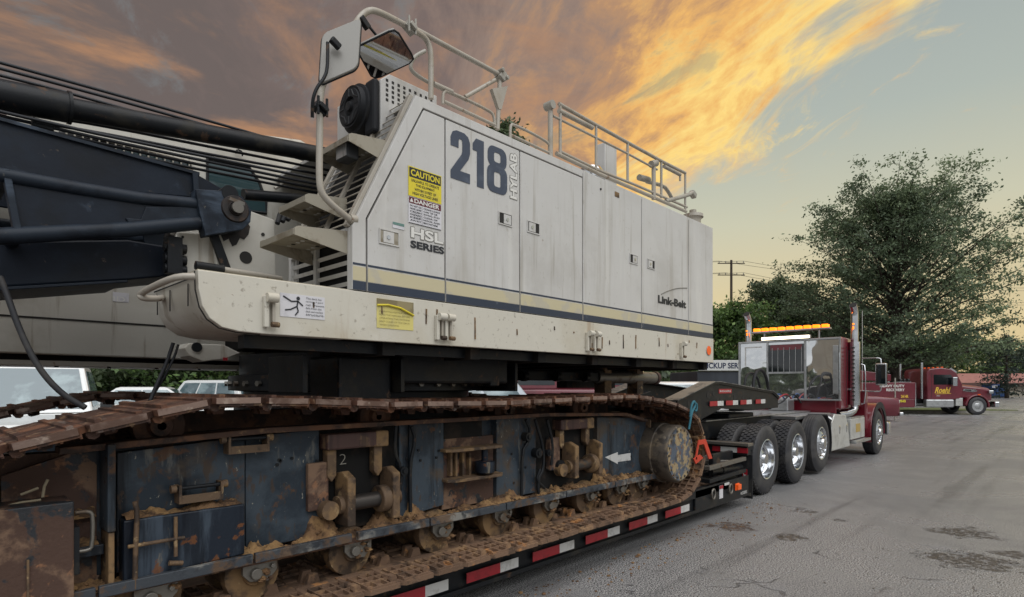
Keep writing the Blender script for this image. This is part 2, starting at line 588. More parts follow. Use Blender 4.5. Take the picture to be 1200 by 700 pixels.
    def mesh(self, name, m, smooth=0.0):
        c = Vector((0, 0, 0))
        a = np.array(self.v, dtype=float)
        c = (a.min(0) + a.max(0)) / 2
        me = bpy.data.meshes.new(name)
        me.from_pydata((a - c).tolist(), [], self.f)
        me.materials.append(m)
        if smooth:
            me.polygons.foreach_set('use_smooth', [True] * len(me.polygons))
            me.set_sharp_from_angle(angle=math.radians(smooth))
        me.update()
        return me, Vector(c)

    def build(self, name, m, parent=None, smooth=0.0, bevel=0.0, fixn=True):
        me, c = self.mesh(name, m, smooth)
        o = bpy.data.objects.new(name, me)
        COL.objects.link(o)
        WL[o.name] = c
        if parent is not None:
            o.parent = parent
            o.location = c - WL[parent.name]
        else:
            o.location = c
        if bevel:
            b = o.modifiers.new('bevel', 'BEVEL')
            b.width = bevel
            b.segments = 2
            b.limit_method = 'ANGLE'
            b.angle_limit = math.radians(35)
        return o


def tag(o, label, cat=None, group=None, kind=None):
    if label:
        o['label'] = label
    if cat:
        o['category'] = cat
    if group:
        o['group'] = group
    if kind:
        o['kind'] = kind
    return o


def empty(name, loc, label, cat, group=None):
    o = bpy.data.objects.new(name, None)
    COL.objects.link(o)
    o.location = loc
    o.empty_display_size = .3
    WL[o.name] = Vector(loc)
    return tag(o, label, cat, group)


def dup(o, parent, loc, rot=None):
    """copy of a part (shares mesh) placed at world loc under parent"""
    c = o.copy()
    COL.objects.link(c)
    c.parent = parent
    WL[c.name] = Vector(loc)
    c.location = Vector(loc) - (WL[parent.name] if parent else Vector((0, 0, 0)))
    if rot is not None:
        c.rotation_euler = rot
    return c


def dup_tree(o, parent, loc):
    c = dup(o, parent, loc)
    for ch in list(o.children):
        k = ch.copy()
        COL.objects.link(k)
        k.parent = c
        WL[k.name] = WL[c.name] + k.location
    return c


def text(name, s, o0, u, v, m, parent, bold=0.0, depth=0.0015, shear=0.0, spacing=1.0):
    """lettering as flat mesh: fills the rectangle at o0 spanned by u (width) and v (height)"""
    cu = bpy.data.curves.new(name, 'FONT')
    cu.body = s
    cu.offset = bold
    cu.shear = shear
    cu.space_character = spacing
    cu.resolution_u = 4
    cu.fill_mode = 'BOTH'
    tmp = bpy.data.objects.new('tmp', cu)
    COL.objects.link(tmp)
    bpy.context.view_layer.update()
    dg = bpy.context.evaluated_depsgraph_get()
    me0 = tmp.evaluated_get(dg).to_mesh()
    co = np.empty(len(me0.vertices) * 3)
    me0.vertices.foreach_get('co', co)
    co = co.reshape(-1, 3)
    fs = [tuple(p.vertices) for p in me0.polygons]
    lo, hi = co.min(0), co.max(0)
    w = np.maximum(hi - lo, 1e-6)
    n = (co - lo) / w
    o0, u, v = np.array(o0), np.array(u), np.array(v)
    P = o0 + n[:, :1] * u + n[:, 1:2] * v
    tmp.evaluated_get(dg).to_mesh_clear()
    bpy.data.objects.remove(tmp)
    bpy.data.curves.remove(cu)
    nr = np.cross(u, v)
    mb = MB()
    mb.add(P.tolist(), fs)
    return mb.build(name, m, parent)

# ================================================================== SETTING: ground


def build_ground():
    m = bpy.data.materials.new('wet_asphalt')
    m.use_nodes = True
    N = NT(m.node_tree)
    out = N.n('ShaderNodeOutputMaterial')
    b = N.n('ShaderNodeBsdfPrincipled')
    N.link(b.outputs[0], out.inputs[0])
    g = N.n('ShaderNodeNewGeometry')
    P = g.outputs['Position']
    agg = N.noise(P, 85, 3, .75)
    agg2 = N.noise(P, 45, 4, .7)
    big = N.noise(P, .35, 5, .6, .4)
    mid = N.noise(P, 1.8, 5, .6, .5)
    col = N.mix(N.ss(agg, .42, .58), hexc('3b3c3f'), hexc('b6b4b2'))
    col = N.mix(N.ss(agg2, .45, .7, 0, .5), col, hexc('5c5e61'))
    col = N.mix(N.ss(big, .42, .62, 0, .45), col, hexc('4c4e52'))
    col = N.mix(N.ss(mid, .55, .75, 0, .35), col, hexc('83858a'))
    # faint wheel streaks along the way the trucks drive
    smp = N.n('ShaderNodeMapping')
    N.link(P, smp.inputs[0])
    smp.inputs['Scale'].default_value = (.12, 2.6, 1)
    col = N.mix(N.ss(N.noise(smp.outputs[0], 1.0, 5, .6, .3), .52, .66, 0, .4), col, hexc('3c3d40'))
    # cracks
    vo = N.n('ShaderNodeTexVoronoi', feature='DISTANCE_TO_EDGE')
    wob = N.n('ShaderNodeVectorMath', operation='ADD')
    nzc = N.n('ShaderNodeTexNoise')
    N.link(P, nzc.inputs['Vector'])
    nzc.inputs['Scale'].default_value = 1.1
    nzc.inputs['Detail'].default_value = 5
    sc = N.n('ShaderNodeVectorMath', operation='SCALE')
    N.link(nzc.outputs['Color'], sc.inputs[0])
    sc.inputs['Scale'].default_value = 1.6
    N.link(P, wob.inputs[0])
    N.link(sc.outputs[0], wob.inputs[1])
    N.link(wob.outputs[0], vo.inputs['Vector'])
    vo.inputs['Scale'].default_value = .22
    crack = N.math('MULTIPLY', N.ss(vo.outputs['Distance'], .006, .001), N.ss(mid, .52, .62))
    col = N.mix(N.math('MULTIPLY', crack, .55), col, hexc('2a282a'))
    # broken, muddy and oily spots, each where the photograph has one
    rough = N.ss(big, .35, .65, .20, .42)
    brk = None
    spots = [(1135, 657, .42, '4a4238'), (1128, 624, .34, '4b443a'), (925, 630, .17, '574a3c'), (858, 618, .26, '5a4030'),
             (1190, 650, .2, '4d463c'), (985, 610, .10, '55504a'), (950, 600, .12, '585048')]
    for i, (sx, sy, r, hc) in enumerate(spots):
        c = QG(sx, sy)
        d = N.n('ShaderNodeVectorMath', operation='SUBTRACT')
        N.link(P, d.inputs[0])
        d.inputs[1].default_value = (c.x, c.y, 0)
        # flattened across the line of sight
        s1 = N.n('ShaderNodeVectorMath', operation='DOT_PRODUCT')
        N.link(d.outputs[0], s1.inputs[0])
        s1.inputs[1].default_value = (CT, ST, 0)
        s2 = N.n('ShaderNodeVectorMath', operation='DOT_PRODUCT')
        N.link(d.outputs[0], s2.inputs[0])
        s2.inputs[1].default_value = (ST, -CT, 0)
        dd = N.math('SQRT', N.math('ADD', N.math('POWER', N.math('MULTIPLY', s1.outputs['Value'], 1.25), 2.0), N.math('POWER', s2.outputs['Value'], 2.0)))
        nz = N.noise(P, 5.5, 6, .7, .8)
        nd = N.math('MULTIPLY_ADD', N.math('SUBTRACT', nz, .5), r * 3.4, dd)
        mk = N.ss(nd, r * 1.05, r * .6)
        crumb = N.mix(N.ss(N.noise(P, 38, 4, .7), .46, .56), hexc('2b2724'), hexc(hc))
        col = N.mix(N.math('MULTIPLY', mk, N.ss(N.noise(P, 14, 5, .7), .40, .52, .25, .95)), col, crumb)
        brk = mk if brk is None else N.math('MAXIMUM', brk, mk)
    N.link(col, b.inputs['Base Color'])
    rr = N.math('MULTIPLY_ADD', brk, .3, rough, clamp=True)
    N.link(rr, b.inputs['Roughness'])
    h = N.math('ADD', N.math('MULTIPLY', agg, .5), N.math('MULTIPLY', agg2, .5))
    h = N.math('ADD', h, N.math('MULTIPLY', N.math('MULTIPLY', N.noise(P, 22, 4, .7), brk), 2.2))
    h = N.math('SUBTRACT', h, N.math('MULTIPLY', crack, .8))
    bp = N.n('ShaderNodeBump')
    bp.inputs['Strength'].default_value = .8
    bp.inputs['Distance'].default_value = .012
    N.link(h, bp.inputs['Height'])
    N.link(bp.outputs[0], b.inputs['Normal'])
    mb = MB()
    S = 900.0
    mb.add([(-S, -S, 0), (S, -S, 0), (S, S, 0), (-S, S, 0)], [(0, 1, 2, 3)])
    o = mb.build('parking_lot', m)
    o['kind'] = 'structure'
    # grass strip in front of the low building, with a kerb
    gm = mat('verge_grass', '5a6338', .95, 0, [('747449', 3, .45, .65, U, .7, None), ('39432a', 6, .5, .66, U, .7, None)], .5, 30)
    R = Vector((ST, -CT, 0))
    Fw = Vector((CT, ST, 0))
    a = Vector((0, 0, 0)) + Fw * 35.0 + R * 17
    pts = [a, a + R * 14.0, a + R * 11.5 + Fw * 3.6, a + Fw * 3.6 - R * 6, a - R * 6]
    k = MB()
    k.prism([(p.x, p.y, 0) for p in pts], (0, 0, .13))
    k = k.build('verge_kerb', mat('concrete_kerb', '8e8a80', .9, 0, [('6e6a60', 3, .45, .65, U, .6, None)]))
    k['kind'] = 'structure'
    c = sum((p for p in pts), Vector()) / len(pts)
    gmb = MB()
    gmb.prism([(c.x + (p.x - c.x) * .97, c.y + (p.y - c.y) * .97, .13) for p in pts], (0, 0, .05))
    g = gmb.build('grass_verge', gm)
    g['kind'] = 'structure'


build_ground()


def build_gravel():
    rnd = random.Random(5)
    mb = MB()
    for (sx, sy, r, n) in ((1135, 657, .36, 70), (1128, 624, .28, 35), (925, 630, .14, 10), (1000, 660, 1.2, 40)):
        c = QG(sx, sy)
        for i in range(n):
            a = rnd.uniform(0, 2 * math.pi)
            q = r * math.sqrt(rnd.random()) * 1.15
            p = c + Vector((ST, -CT, 0)) * (q * math.cos(a)) + Vector((CT, ST, 0)) * (q * .75 * math.sin(a))
            s = rnd.uniform(.004, .012)
            mb.lump((p.x, p.y, s * .35), s, rnd.random(), .7)
    o = mb.build('gravel', mat('loose_gravel', '8a857c', .9, 0, [('57524b', 30, .4, .6, U, .8, None)]))
    mb2 = MB()
    for i in range(420):
        x = rnd.uniform(1.5, 8.2)
        y = 3.05 - abs(rnd.gauss(0, .28))
        sz = rnd.uniform(.004, .013) * (1 if rnd.random() < .93 else 2)
        mb2.lump((x, y, sz * .3), sz, rnd.random(), .6)
    o2 = mb2.build('mud_crumbs', mud)
    tag(o2, 'brown mud crumbs dropped on the asphalt along the trailer side', 'mud', kind='stuff')
    tag(o, 'loose gravel crumbs in the broken patches of asphalt', 'gravel', kind='stuff')


build_gravel()

# ================================================================== LOWBOY TRAILER
CY = 4.42            # centre line of trailer and truck
YTR = 3.08           # near side of the trailer
DECK = 0.393


def build_trailer():
    T = empty('lowboy_trailer', (3.5, CY, 0), 'black lowboy trailer with gooseneck and striped side tape carrying the crane', 'trailer')
    y0, y1 = YTR, 2 * CY - YTR
    x0, x1 = -4.0, 7.2
    mb = MB()
    mb.box(x0, x1, y0 + .05, y0 + .17, .13, DECK - .02)
    mb.box(x0, x1, y0 + .02, y0 + .05, .30, DECK - .005)
    mb.box(x0, x1, y0 + .015, y0 + .05, .13, .165)
    mb.build('side_rail', blacksteel, T, bevel=.004)
    mb = MB()
    mb.box(x0, x1, y1 - .17, y1 - .05, .13, DECK - .02)
    mb.build('side_rail', blacksteel, T)
    # deck planks
    n = 9
    wdt = (y1 - y0 - .36) / n
    wood = mat('oak_deck_plank', '5a4636', .9, 0, [('3a2c22', 5, .45, .65, (.1, 1, 1), .7, None)], .2, 30)
    for i in range(n):
        a = y0 + .18 + i * wdt
        MB().box(x0, x1, a + .006, a + wdt - .006, DECK - .06, DECK - .004 + (i % 3) * .001).build('deck_plank', wood, T)
    for i in range(8):
        x = x0 + .4 + i * 1.42
        MB().box(x, x + .1, y0 + .171, y1 - .171, .17, DECK - .065).build('cross_member', blacksteel, T)
    # conspicuity tape: red and white blocks along the near rail
    blk = .305
    x = -1.5
    k = 0
    while x < 6.2:
        if k % 3 != 2:
            red = k % 3 == 0
            w_ = .34 if red else .2
            MB().box(x, x + w_, y0 + .014, y0 + .0185, .19, .265).build('reflective_tape', tape_red if red else tape_white, T)
            x += w_
        else:
            x += .17
        k += 1
    # rear wheels of the trailer lie out of the frame; a plain rear bogie carries it
    for xx in (-3.6, -2.4):
        for yy in (y0 + .28, y1 - .28):
            m = MB().lathe([(.16, -.12), (.3, -.12), (.33, -.08), (.33, .08), (.3, .12), (.16, .12), (.16, -.12)], (xx, yy, .331), n=24)
            m.build('bogie_wheel', rubber, T, smooth=40)
    # front drop section: upright brackets, rails, mudflap
    MB().box(x1, 7.75, y0 + .12, 2 * CY - y0 - .12, .17, .40).build('front_cross_beam', blacksteel, T, bevel=.008)
    MB().box(7.84, 8.02, 3.10, 4.1, .785, .825).build('fender_bar', steel, T, bevel=.005)
    MB().box(7.88, 8.0, 3.13, 4.05, .66, .784).build('lamp_beam', blacksteel, T, bevel=.004)
    MB().box(7.872, 7.879, 3.27, 3.50, .69, .76).build('reflective_tape', tape_white, T)
    MB().box(7.872, 7.879, 3.12, 3.265, .69, .76).build('reflective_tape', tape_red, T)
    MB().box(7.872, 7.879, 3.505, 3.62, .69, .76).build('reflective_tape', tape_red, T)
    fl = MB().box(7.985, 8.0, 3.10, 3.40, .06, .658).build('mudflap', rubber, T, bevel=.003)
    MB().box(7.977, 7.9845, 3.17, 3.235, .25, .46).build('mudflap_label', tape_red, fl)
    text('mudflap_lettering', 'RTI', (7.974, 3.185, .27), (0, 0, .17), (0, .035, 0), tape_white, fl, .02)
    MB().box(7.977, 7.9845, 3.12, 3.24, .10, .14).build('mudflap_badge', steel, fl)
    # open frames between deck and gooseneck
    for za in (.60, .44):
        mb = MB()
        mb.bar((6.75, 3.16, za), (7.86, 3.16, za + .02), .05, .05)
        mb.bar((6.75, 3.62, za), (7.86, 3.62, za + .02), .05, .05)
        mb.bar((6.78, 3.19, za), (6.78, 3.59, za), .05, .05)
        mb.bar((7.55, 3.19, za), (7.2, 3.59, za), .05, .05)
        mb.build('outrigger_frame', steel if za > .5 else blacksteel, T, bevel=.004)
    mb = MB()
    mb.box(7.2, 7.82, 3.3, 3.36, .401, .72)
    mb.box(7.2, 7.82, 3.66, 3.74, .401, .72)
    mb.build('bracket_plate', blacksteel, T, bevel=.006)
    mb = MB()
    mb.cyl((7.0, 3.24, .52), (7.86, 3.24, .50), .035, n=14)
    mb.cyl((7.3, 3.24, .51), (7.9, 3.24, .49), .05, n=14)
    mb.build('release_cylinder', blacksteel, T, smooth=40)
    MB().box(6.3, 7.85, 3.10, 3.13, .13, .40).build('front_side_plate', blacksteel, T, bevel=.004)
    for xx in (6.72, 7.22):
        pts = [(xx + .045 * math.cos(a), 3.075, .30 + .06 * math.sin(a)) for a in [i * 2 * math.pi / 14 for i in range(14)]]
        MB().tube(pts, .012, 8, True).build('lashing_ring', steel, T, smooth=50)
    MB().box(6.93, 7.03, 3.094, 3.098, .21, .37).build('warning_sticker', paper, T)
    MB().box(6.93, 7.03, 3.0905, 3.0935, .33, .37).build('warning_sticker_band', tape_red, T)
    MB().box(7.08, 7.22, 3.094, 3.098, .355, .385).build('rating_plate', tape_white, T)
    mb = MB().box(7.4, 7.52, 3.085, 3.0995, .25, .34)
    mb.box(7.41, 7.51, 3.055, 3.085, .26, .33)
    mb.build('marker_lamp', orange_lens, T, bevel=.006)
    text('side_badge', 'ROGERS', (7.58, 3.096, .17), (.2, 0, 0), (0, 0, .04), tape_white, T, .01)
    # gooseneck
    yg0, yg1 = 3.72, 2 * CY - 3.72

    def g(px, py):
        p = Q(px, py, yg0)
        return (p.x, p.z)
    prof = [g(789, 478), g(792, 470), g(836, 448), g(843, 448), g(905, 459), g(912, 466), g(912, 478), g(880, 481), g(846, 479), g(822, 492), g(806, 500), g(792, 492)]
    for ya in (yg0, yg1 - .07):
        MB().py(prof, ya, ya + .07).build('gooseneck_side', blacksteel, T, bevel=.008)
    tp = [prof[1], prof[2], prof[3], prof[4], prof[5]]
    low = [(p[0], p[1] - .03) for p in tp][::-1]
    MB().py(tp + low, yg0 - .02, yg0 - .001).build('gooseneck_flange', blacksteel, T)
    for ya in (yg0 - .03, yg1 - .2):
        MB().py([(p[0], p[1] + .012) for p in tp] + [(p[0], p[1] + .001) for p in tp][::-1], ya, ya + .23).build('gooseneck_top_plate', mat('worn_top_plate', '74726e', .45, .2, [('3b3c3f', 3, .45, .6, U, .8, .6)]), T)
    MB().box(prof[0][0] + .3, prof[6][0] - .2, yg0 + .08, yg1 - .08, 1.28, 1.36).build('gooseneck_web', blacksteel, T)
    # round lightening holes, set as collars with dark hearts
    for hx, hy, r in ((830, 463, .055), (836, 461, .04), (840, 468, .03), (844, 468, .03), (861, 466, .055), (871, 467, .055), (880, 468, .055), (888, 469, .05), (896, 470, .05), (807, 473, .04)):
        p = Q(hx, hy, yg0)
        MB().cyl((p.x, yg0 - .003, p.z), (p.x, yg0 + .03, p.z), r, n=16).build('lightening_hole', seam, T)
    # badge and tape
    pa, pb = Q(842, 456, yg0), Q(857, 461, yg0)
    MB().box(pa.x, pb.x, yg0 - .006, yg0 - .002, pb.z, pa.z).build('maker_badge', tape_red, T)
    text('maker_badge_lettering', 'ROGERS', (pa.x + .03, yg0 - .008, pb.z + .02), (pb.x - pa.x - .06, 0, 0), (0, 0, (pa.z - pb.z) - .04), tape_white, T, .015)
    for i, (a, b_) in enumerate(((830, 839), (839, 846), (849, 857), (857, 863), (866, 873), (873, 879), (884, 890), (890, 895))):
        zA = Z_(862, 479, yg0)
        MB().box(X_(a, yg0), X_(b_, yg0), yg0 - .026, yg0 - .021, zA + .06, zA + .13).build('reflective_tape', tape_red if i % 2 == 0 else tape_white, T)
    # hydraulic arms between deck and neck
    for yy in (3.9, 4.9):
        mb = MB()
        mb.bar((7.3, yy, .35), (7.75, yy, 1.3), .16, .24, up=(1, 0, 0))
        mb.bar((7.6, yy, 1.3), (8.3, yy, 1.42), .14, .22)
        mb.build('neck_arm', blacksteel, T, bevel=.01)
    # wooden dunnage and plates lying on the neck, rear of truck
    mb = MB()
    pts = [Q(858, 455, 3.95), Q(868, 440, 4.0), Q(884, 433, 4.05), Q(897, 445, 4.1), Q(905, 470, 4.1), Q(906, 490, 4.1)]
    for dy, r in ((0, .03), (.16, .022)):
        MB().tube([(10.7, 4.15 + dy, 1.35), (10.8, 4.18 + dy, 1.72), (11.05, 4.2 + dy, 1.93 - dy * .4), (11.45, 4.22 + dy, 1.9 - dy * .4), (11.75, 4.25 + dy, 1.6), (11.85, 4.26 + dy, 1.15)], r, 10, smooth=2).build('air_hose', rubber, T, smooth=60)
    return T


TRAILER = build_trailer()

# straps and rope on the track end
mb = MB()
a = Q(818, 516, 2.84)
mb.prism([a, a + Vector((.16, 0, .0)), a + Vector((.30, -.01, -.22)), a + Vector((.22, -.01, -.22)), a + Vector((.12, 0, -.05)), a + Vector((0, 0, -.05)), a + Vector((-.05, 0, -.2)), a + Vector((-.08, 0, -.2))], (0, -.012, 0))
tag(mb.build('orange_strap', orange_cloth), 'orange cloth strap knotted round the track end', 'strap')
a = Q(817, 540, 2.84)
mb = MB().prism([a + Vector((-.1, 0, .03)), a + Vector((.05, 0, .06)), a + Vector((.12, 0, .02)), a + Vector((-.05, 0, -.03))], (0, -.012, 0))
tag(mb.build('orange_rag', orange_cloth), 'small orange rag stuck between the track pads below the strap', 'rag')
a = Q(812, 478, 2.82)
mb = MB()
mb.tube([a + Vector((-.06, 0, -.1)), a + Vector((-.04, 0, .02)), a + Vector((.03, 0, .08)), a + Vector((.06, 0, .02)), a + Vector((.0, 0, -.02)), a + Vector((-.05, -.01, -.06)), a + Vector((-.09, 0, -.22))], .012, 8, smooth=2)
mb.tube([a + Vector((.0, 0, .06)), a + Vector((.1, 0, .04)), a + Vector((.08, 0, -.05)), a + Vector((.01, .0, -.01))], .010, 8, smooth=2)
tag(mb.build('blue_rope', blue_rope, smooth=60), 'teal blue rope tied in a knot at the front end of the crane track', 'rope')

# ================================================================== CRAWLER CRANE
YH = 2.95            # near side of the upper works
YT = 2.85            # outer edge of the near track
YF = 3.20            # face of the near side frame
PW = .80             # pad width
CRANE = empty('crawler_crane', (2.8, CY, DECK), 'cream and navy lattice boom crawler crane numbered 218 loaded on the lowboy trailer', 'crane')


def part(mb, name, m, parent=None, smooth=0, bevel=0):
    return mb.build(name, m, parent or CRANE, smooth, bevel)


# ---- tracks -------------------------------------------------------
def track_path():
    pts = []
    # closed loop in x,z (outer surface of the chain), going clockwise: lower run left->right, round the idler, upper run right->left
    lower = [(0.05, .415), (5.45, .415)]
    c = (5.50, .93)
    pts += lower
    pts += [(5.72, .46), (5.90, .57), (6.02, .74), (6.05, .93), (6.0, 1.12), (5.86, 1.285), (5.55, 1.395), (5.1, 1.475), (4.6, 1.520)]
    pts += [(3.8, 1.505), (2.9, 1.492), (2.0, 1.502), (1.35, 1.535), (1.0, 1.545), (.62, 1.462), (.23, 1.372), (-.15, 1.27)]
    pts += [(-.36, 1.13), (-.47, .93), (-.44, .72), (-.32, .55), (-.15, .45)]
    return pts


def resample(pts, n):
    P = np.array(pts + [pts[0]], float)
    L = np.r_[0, np.cumsum(np.hypot(*np.diff(P, axis=0).T))]
    s = np.arange(n) * L[-1] / n
    X = np.interp(s, L, P[:, 0])
    Z = np.interp(s, L, P[:, 1])
    return X, Z, L[-1]


def pad_mesh():
    """one cast pad: local x along the chain, y across, z outwards"""
    mb = MB()
    h = .246
    w = PW
    # cast sheet, its outer corners cut back so that a slanted notch shows between pads
    plan = [(-h / 2 + .045, -w / 2), (h / 2 + .004, -w / 2), (h / 2 + .012, -w / 2 + .05), (h / 2 + .012, w / 2 - .05), (h / 2 + .004, w / 2), (-h / 2 + .045, w / 2), (-h / 2, w / 2 - .06), (-h / 2, -w / 2 + .06)]
    mb.pz(plan, -.022, .006)
    # two low bars on the ground side
    mb.box(h / 2 - .045, h / 2 - .02, -w / 2 + .03, w / 2 - .03, .006, .022)
    mb.box(-h / 2 + .05, -h / 2 + .075, -w / 2 + .04, w / 2 - .04, .006, .016)
    # ribs of the inner face: thin walls round shallow cells
    for sg in (-1, 1):
        for yy in (.16, .235, .31, .385):
            mb.box(-h / 2 + .035, h / 2 - .012, sg * yy - .005, sg * yy + .005, -.044 if yy < .35 else -.034, -.022)
        for xx in (-.085, -.02, .05):
            mb.box(xx - .005, xx + .005, min(sg * .166, sg * .379), max(sg * .166, sg * .379), -.042, -.022)
        # pin line between the pads and its bolt
        mb.cyl((h / 2 - .01, sg * .14, -.034), (h / 2 - .01, sg * .33, -.034), .019, n=8)
        mb.cyl((h / 2 - .01, sg * .30, -.034), (h / 2 - .01, sg * .345, -.034), .027, n=8)
        # roller path and drive lug
        mb.box(-h / 2 + .01, h / 2, min(sg * .06, sg * .145), max(sg * .06, sg * .145), -.03, -.022)
        mb.prism([(-.045, sg * .02, -.022), (.045, sg * .02, -.022), (.025, sg * .025, -.085), (-.025, sg * .025, -.085)], (0, sg * .035, 0))
    return mb


def build_track(yc, name_mat_lower):
    X, Z, L = resample(track_path(), 57)
    n = len(X)
    base = None
    baseL = None
    root = CRANE
    for i in range(n):
        x0, z0 = X[i], Z[i]
        x1, z1 = X[(i + 1) % n], Z[(i + 1) % n]
        tx, tz = x1 - x0, z1 - z0
        ang = math.atan2(tz, tx)
        mid = Vector(((x0 + x1) / 2, yc, (z0 + z1) / 2))
        # outward is to the right of travel (chain runs left->right below): local z flips down
        low = z0 < .60 or (x0 > 5.6 and z0 < 1.2)
        if base is None and not low:
            pass
        src = build_track.lo if low else build_track.hi
        if src is None:
            me, c = pad_mesh().mesh('track_pad', mudpad if low else padrust)
            me.materials.append(mudpad if low else worn_edge)
            for pl_ in me.polygons:
                if abs(pl_.normal.y) > .9 and abs(pl_.center.y) > PW / 2 - .01:
                    pl_.material_index = 1
            o = bpy.data.objects.new('track_pad', me)
            COL.objects.link(o)
            if low:
                build_track.lo = o
            else:
                build_track.hi = o
            o['off'] = 0
            build_track.cz = c.z
        else:
            o = src.copy()
            COL.objects.link(o)
        if 'off' in o:
            del o['off']
        jx = random.Random(i + int(yc * 10)).uniform(-.02, .02)
        M_ = Matrix.Translation(mid) @ Matrix.Rotation(-ang, 4, 'Y') @ Matrix.Rotation(math.pi, 4, 'X') @ Matrix.Rotation(jx, 4, 'Y')
        M_ = M_ @ Matrix.Translation((0, 0, build_track.cz))
        o.parent = root
        o.matrix_parent_inverse = Matrix.Identity(4)
        o.location = M_.to_translation() - WL[root.name]
        o.rotation_euler = M_.to_euler()
        WL[o.name] = M_.to_translation()


build_track.lo = None
build_track.hi = None
build_track(YT + PW / 2, None)
build_track(2 * CY - YT - PW / 2, None)

# ---- side frames -------------------------------------------------
ZB, ZT = .70, 1.34


def side_frame(near):
    y0, y1 = (YF, YF + .42) if near else (2 * CY - YF - .42, 2 * CY - YF)
    mb = MB()
    mb.py([(.30, .72), (5.35, .70), (5.4, .74), (5.4, 1.18), (5.15, 1.29), (3.7, 1.36), (1.25, 1.36), (.66, 1.33), (.3, 1.22)], y0 + .06, y1)
    sf = part(mb, 'side_frame', bluesteel, None, 0, .006)
    return sf


SF = side_frame(True)
side_frame(False)


def fr(px0, px1, Y=YF):
    return X_(px0, Y), X_(px1, Y)


# face plates, each its own sheet standing proud of the box
plates = [((137, 287), (531, 672), (512, 655)), ((288, 374), (512, 654), (503, 632)), ((468, 478), (497, 605), (497, 605)), ((480, 520), (497, 604), (492, 592)),
          ((582, 628), (488, 588), (486, 580)), ((700, 757), (489, 573), (490, 568))]
for (pa, pb), (za0, za1), (zb0, zb1) in plates:
    a0, a1 = Q(pa, za0, YF), Q(pa, za1, YF)
    b0, b1 = Q(pb, zb0, YF), Q(pb, zb1, YF)
    b1.z = max(b1.z, .715)
    a1.z = max(a1.z, .715)
    o = MB().py([(a0.x, a0.z), (b0.x, b0.z), (b1.x, b1.z), (a1.x, a1.z)], YF, YF + .059)
    part(o, 'face_plate', bluesteel, None, 0, .004)
# recess rust plate between 520 and 582, and dark recesses
x0, x1 = fr(521, 581)
part(MB().box(x0, x1, YF + .03, YF + .059, .715, 1.22), 'recess_plate', rustplate)
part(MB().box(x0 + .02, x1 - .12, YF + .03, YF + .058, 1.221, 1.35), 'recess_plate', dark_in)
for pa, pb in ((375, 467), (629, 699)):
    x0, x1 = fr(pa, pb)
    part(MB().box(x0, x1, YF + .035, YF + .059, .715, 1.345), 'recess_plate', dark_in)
# top flange and bottom flange
flange_m = mat('scraped_flange_paint', '3a3f45', .55, .1, [('8a8780', 5, .52, .68, (.5, 1, 1), .8, .5), ('5d4733', 7, .52, .66, U, .85, .9), ('1c2026', 9, .56, .7, U, .8, .5)], .15, 40)
part(MB().py([(.45, 1.335), (1.35, 1.375), (3.7, 1.378), (4.9, 1.340), (5.3, 1.26), (5.3, 1.23), (4.9, 1.31), (3.7, 1.348), (1.35, 1.345), (.45, 1.305)], YF - .07, YF + .05), 'top_flange', rust, None, 0, .004)
xs = [-.2, .58, 1.26, 1.84, 1.87, 2.42, 3.15, 3.88, 4.62, 5.45]
zz = [.655, .665, .67, .672, .672, .665, .66, .655, .65, .645]
for i in range(len(xs) - 1):
    if xs[i + 1] - xs[i] < .1:
        continue
    part(MB().prism([(xs[i], YF - .13, zz[i]), (xs[i + 1] - .012, YF - .13, zz[i + 1]), (xs[i + 1] - .012, YF - .13, zz[i + 1] + .052), (xs[i], YF - .13, zz[i] + .052)], (0, .03, 0)), 'flange_edge', flange_m, None, 0, .004)
part(MB().box(-.2, 5.45, YF - .10, YF + .06, .655, .69), 'bottom_flange', rust)

part(MB().box(.5, 5.05, YF + .26, YF + .40, 1.30, 1.46), 'gap_closing_plate', rust)  # added plate that closes the bright gap under the upper run, keeping it dark
# mud heaped on the bottom flange and other ledges
from mathutils import noise as mnoise
rnd = random.Random(11)


def mud_bank(x0, x1, y0, y1, zbase, hts, seed, n=None, nm='mud_bank'):
    """uneven bank of mud: full height at the back (y1), nothing at the front edge"""
    n = n or max(12, int((x1 - x0) / .011))
    m = 9
    mb = MB()
    vs_ = []
    for i in range(n + 1):
        x = x0 + (x1 - x0) * i / n
        h0 = hts(x)
        for j in range(m):
            t = j / (m - 1)
            y = y0 + (y1 - y0) * t
            q = Vector((x * 9, y * 9, seed))
            f = .55 + .9 * mnoise.fractal(q, 1.0, 2.0, 4) + .5 * abs(mnoise.noise(q * 4.3))
            g = mnoise.noise(Vector((x * 55, y * 55, seed))) * .012 + mnoise.noise(Vector((x * 120, y * 120, seed))) * .006
            z = zbase + max(0, h0 * (t ** .7) * max(.0, f)) + (g if t > .1 else 0) * (.4 + t)
            vs_.append((x, y + (0 if t > .1 else mnoise.noise(Vector((x * 20, 0, seed))) * .012), z))
    fs = [(i * m + j, (i + 1) * m + j, (i + 1) * m + j + 1, i * m + j + 1) for i in range(n) for j in range(m - 1)]
    mb.add(vs_, fs)
    o = part(mb, nm, mud, None, 60)
    o['kind'] = 'stuff'
    return o


def heap(x):
    x = x / 1.05
    h = .035 + .02 * math.sin(x * 7)
    for c, w, a in ((1.27, .10, .06), (1.62, .10, .14), (2.08, .12, .10), (2.25, .08, .09), (4.35, .14, .12), (3.12, .1, .07), (.95, .1, .05)):
        h += a * math.exp(-((x - c) / w) ** 2)
    return h


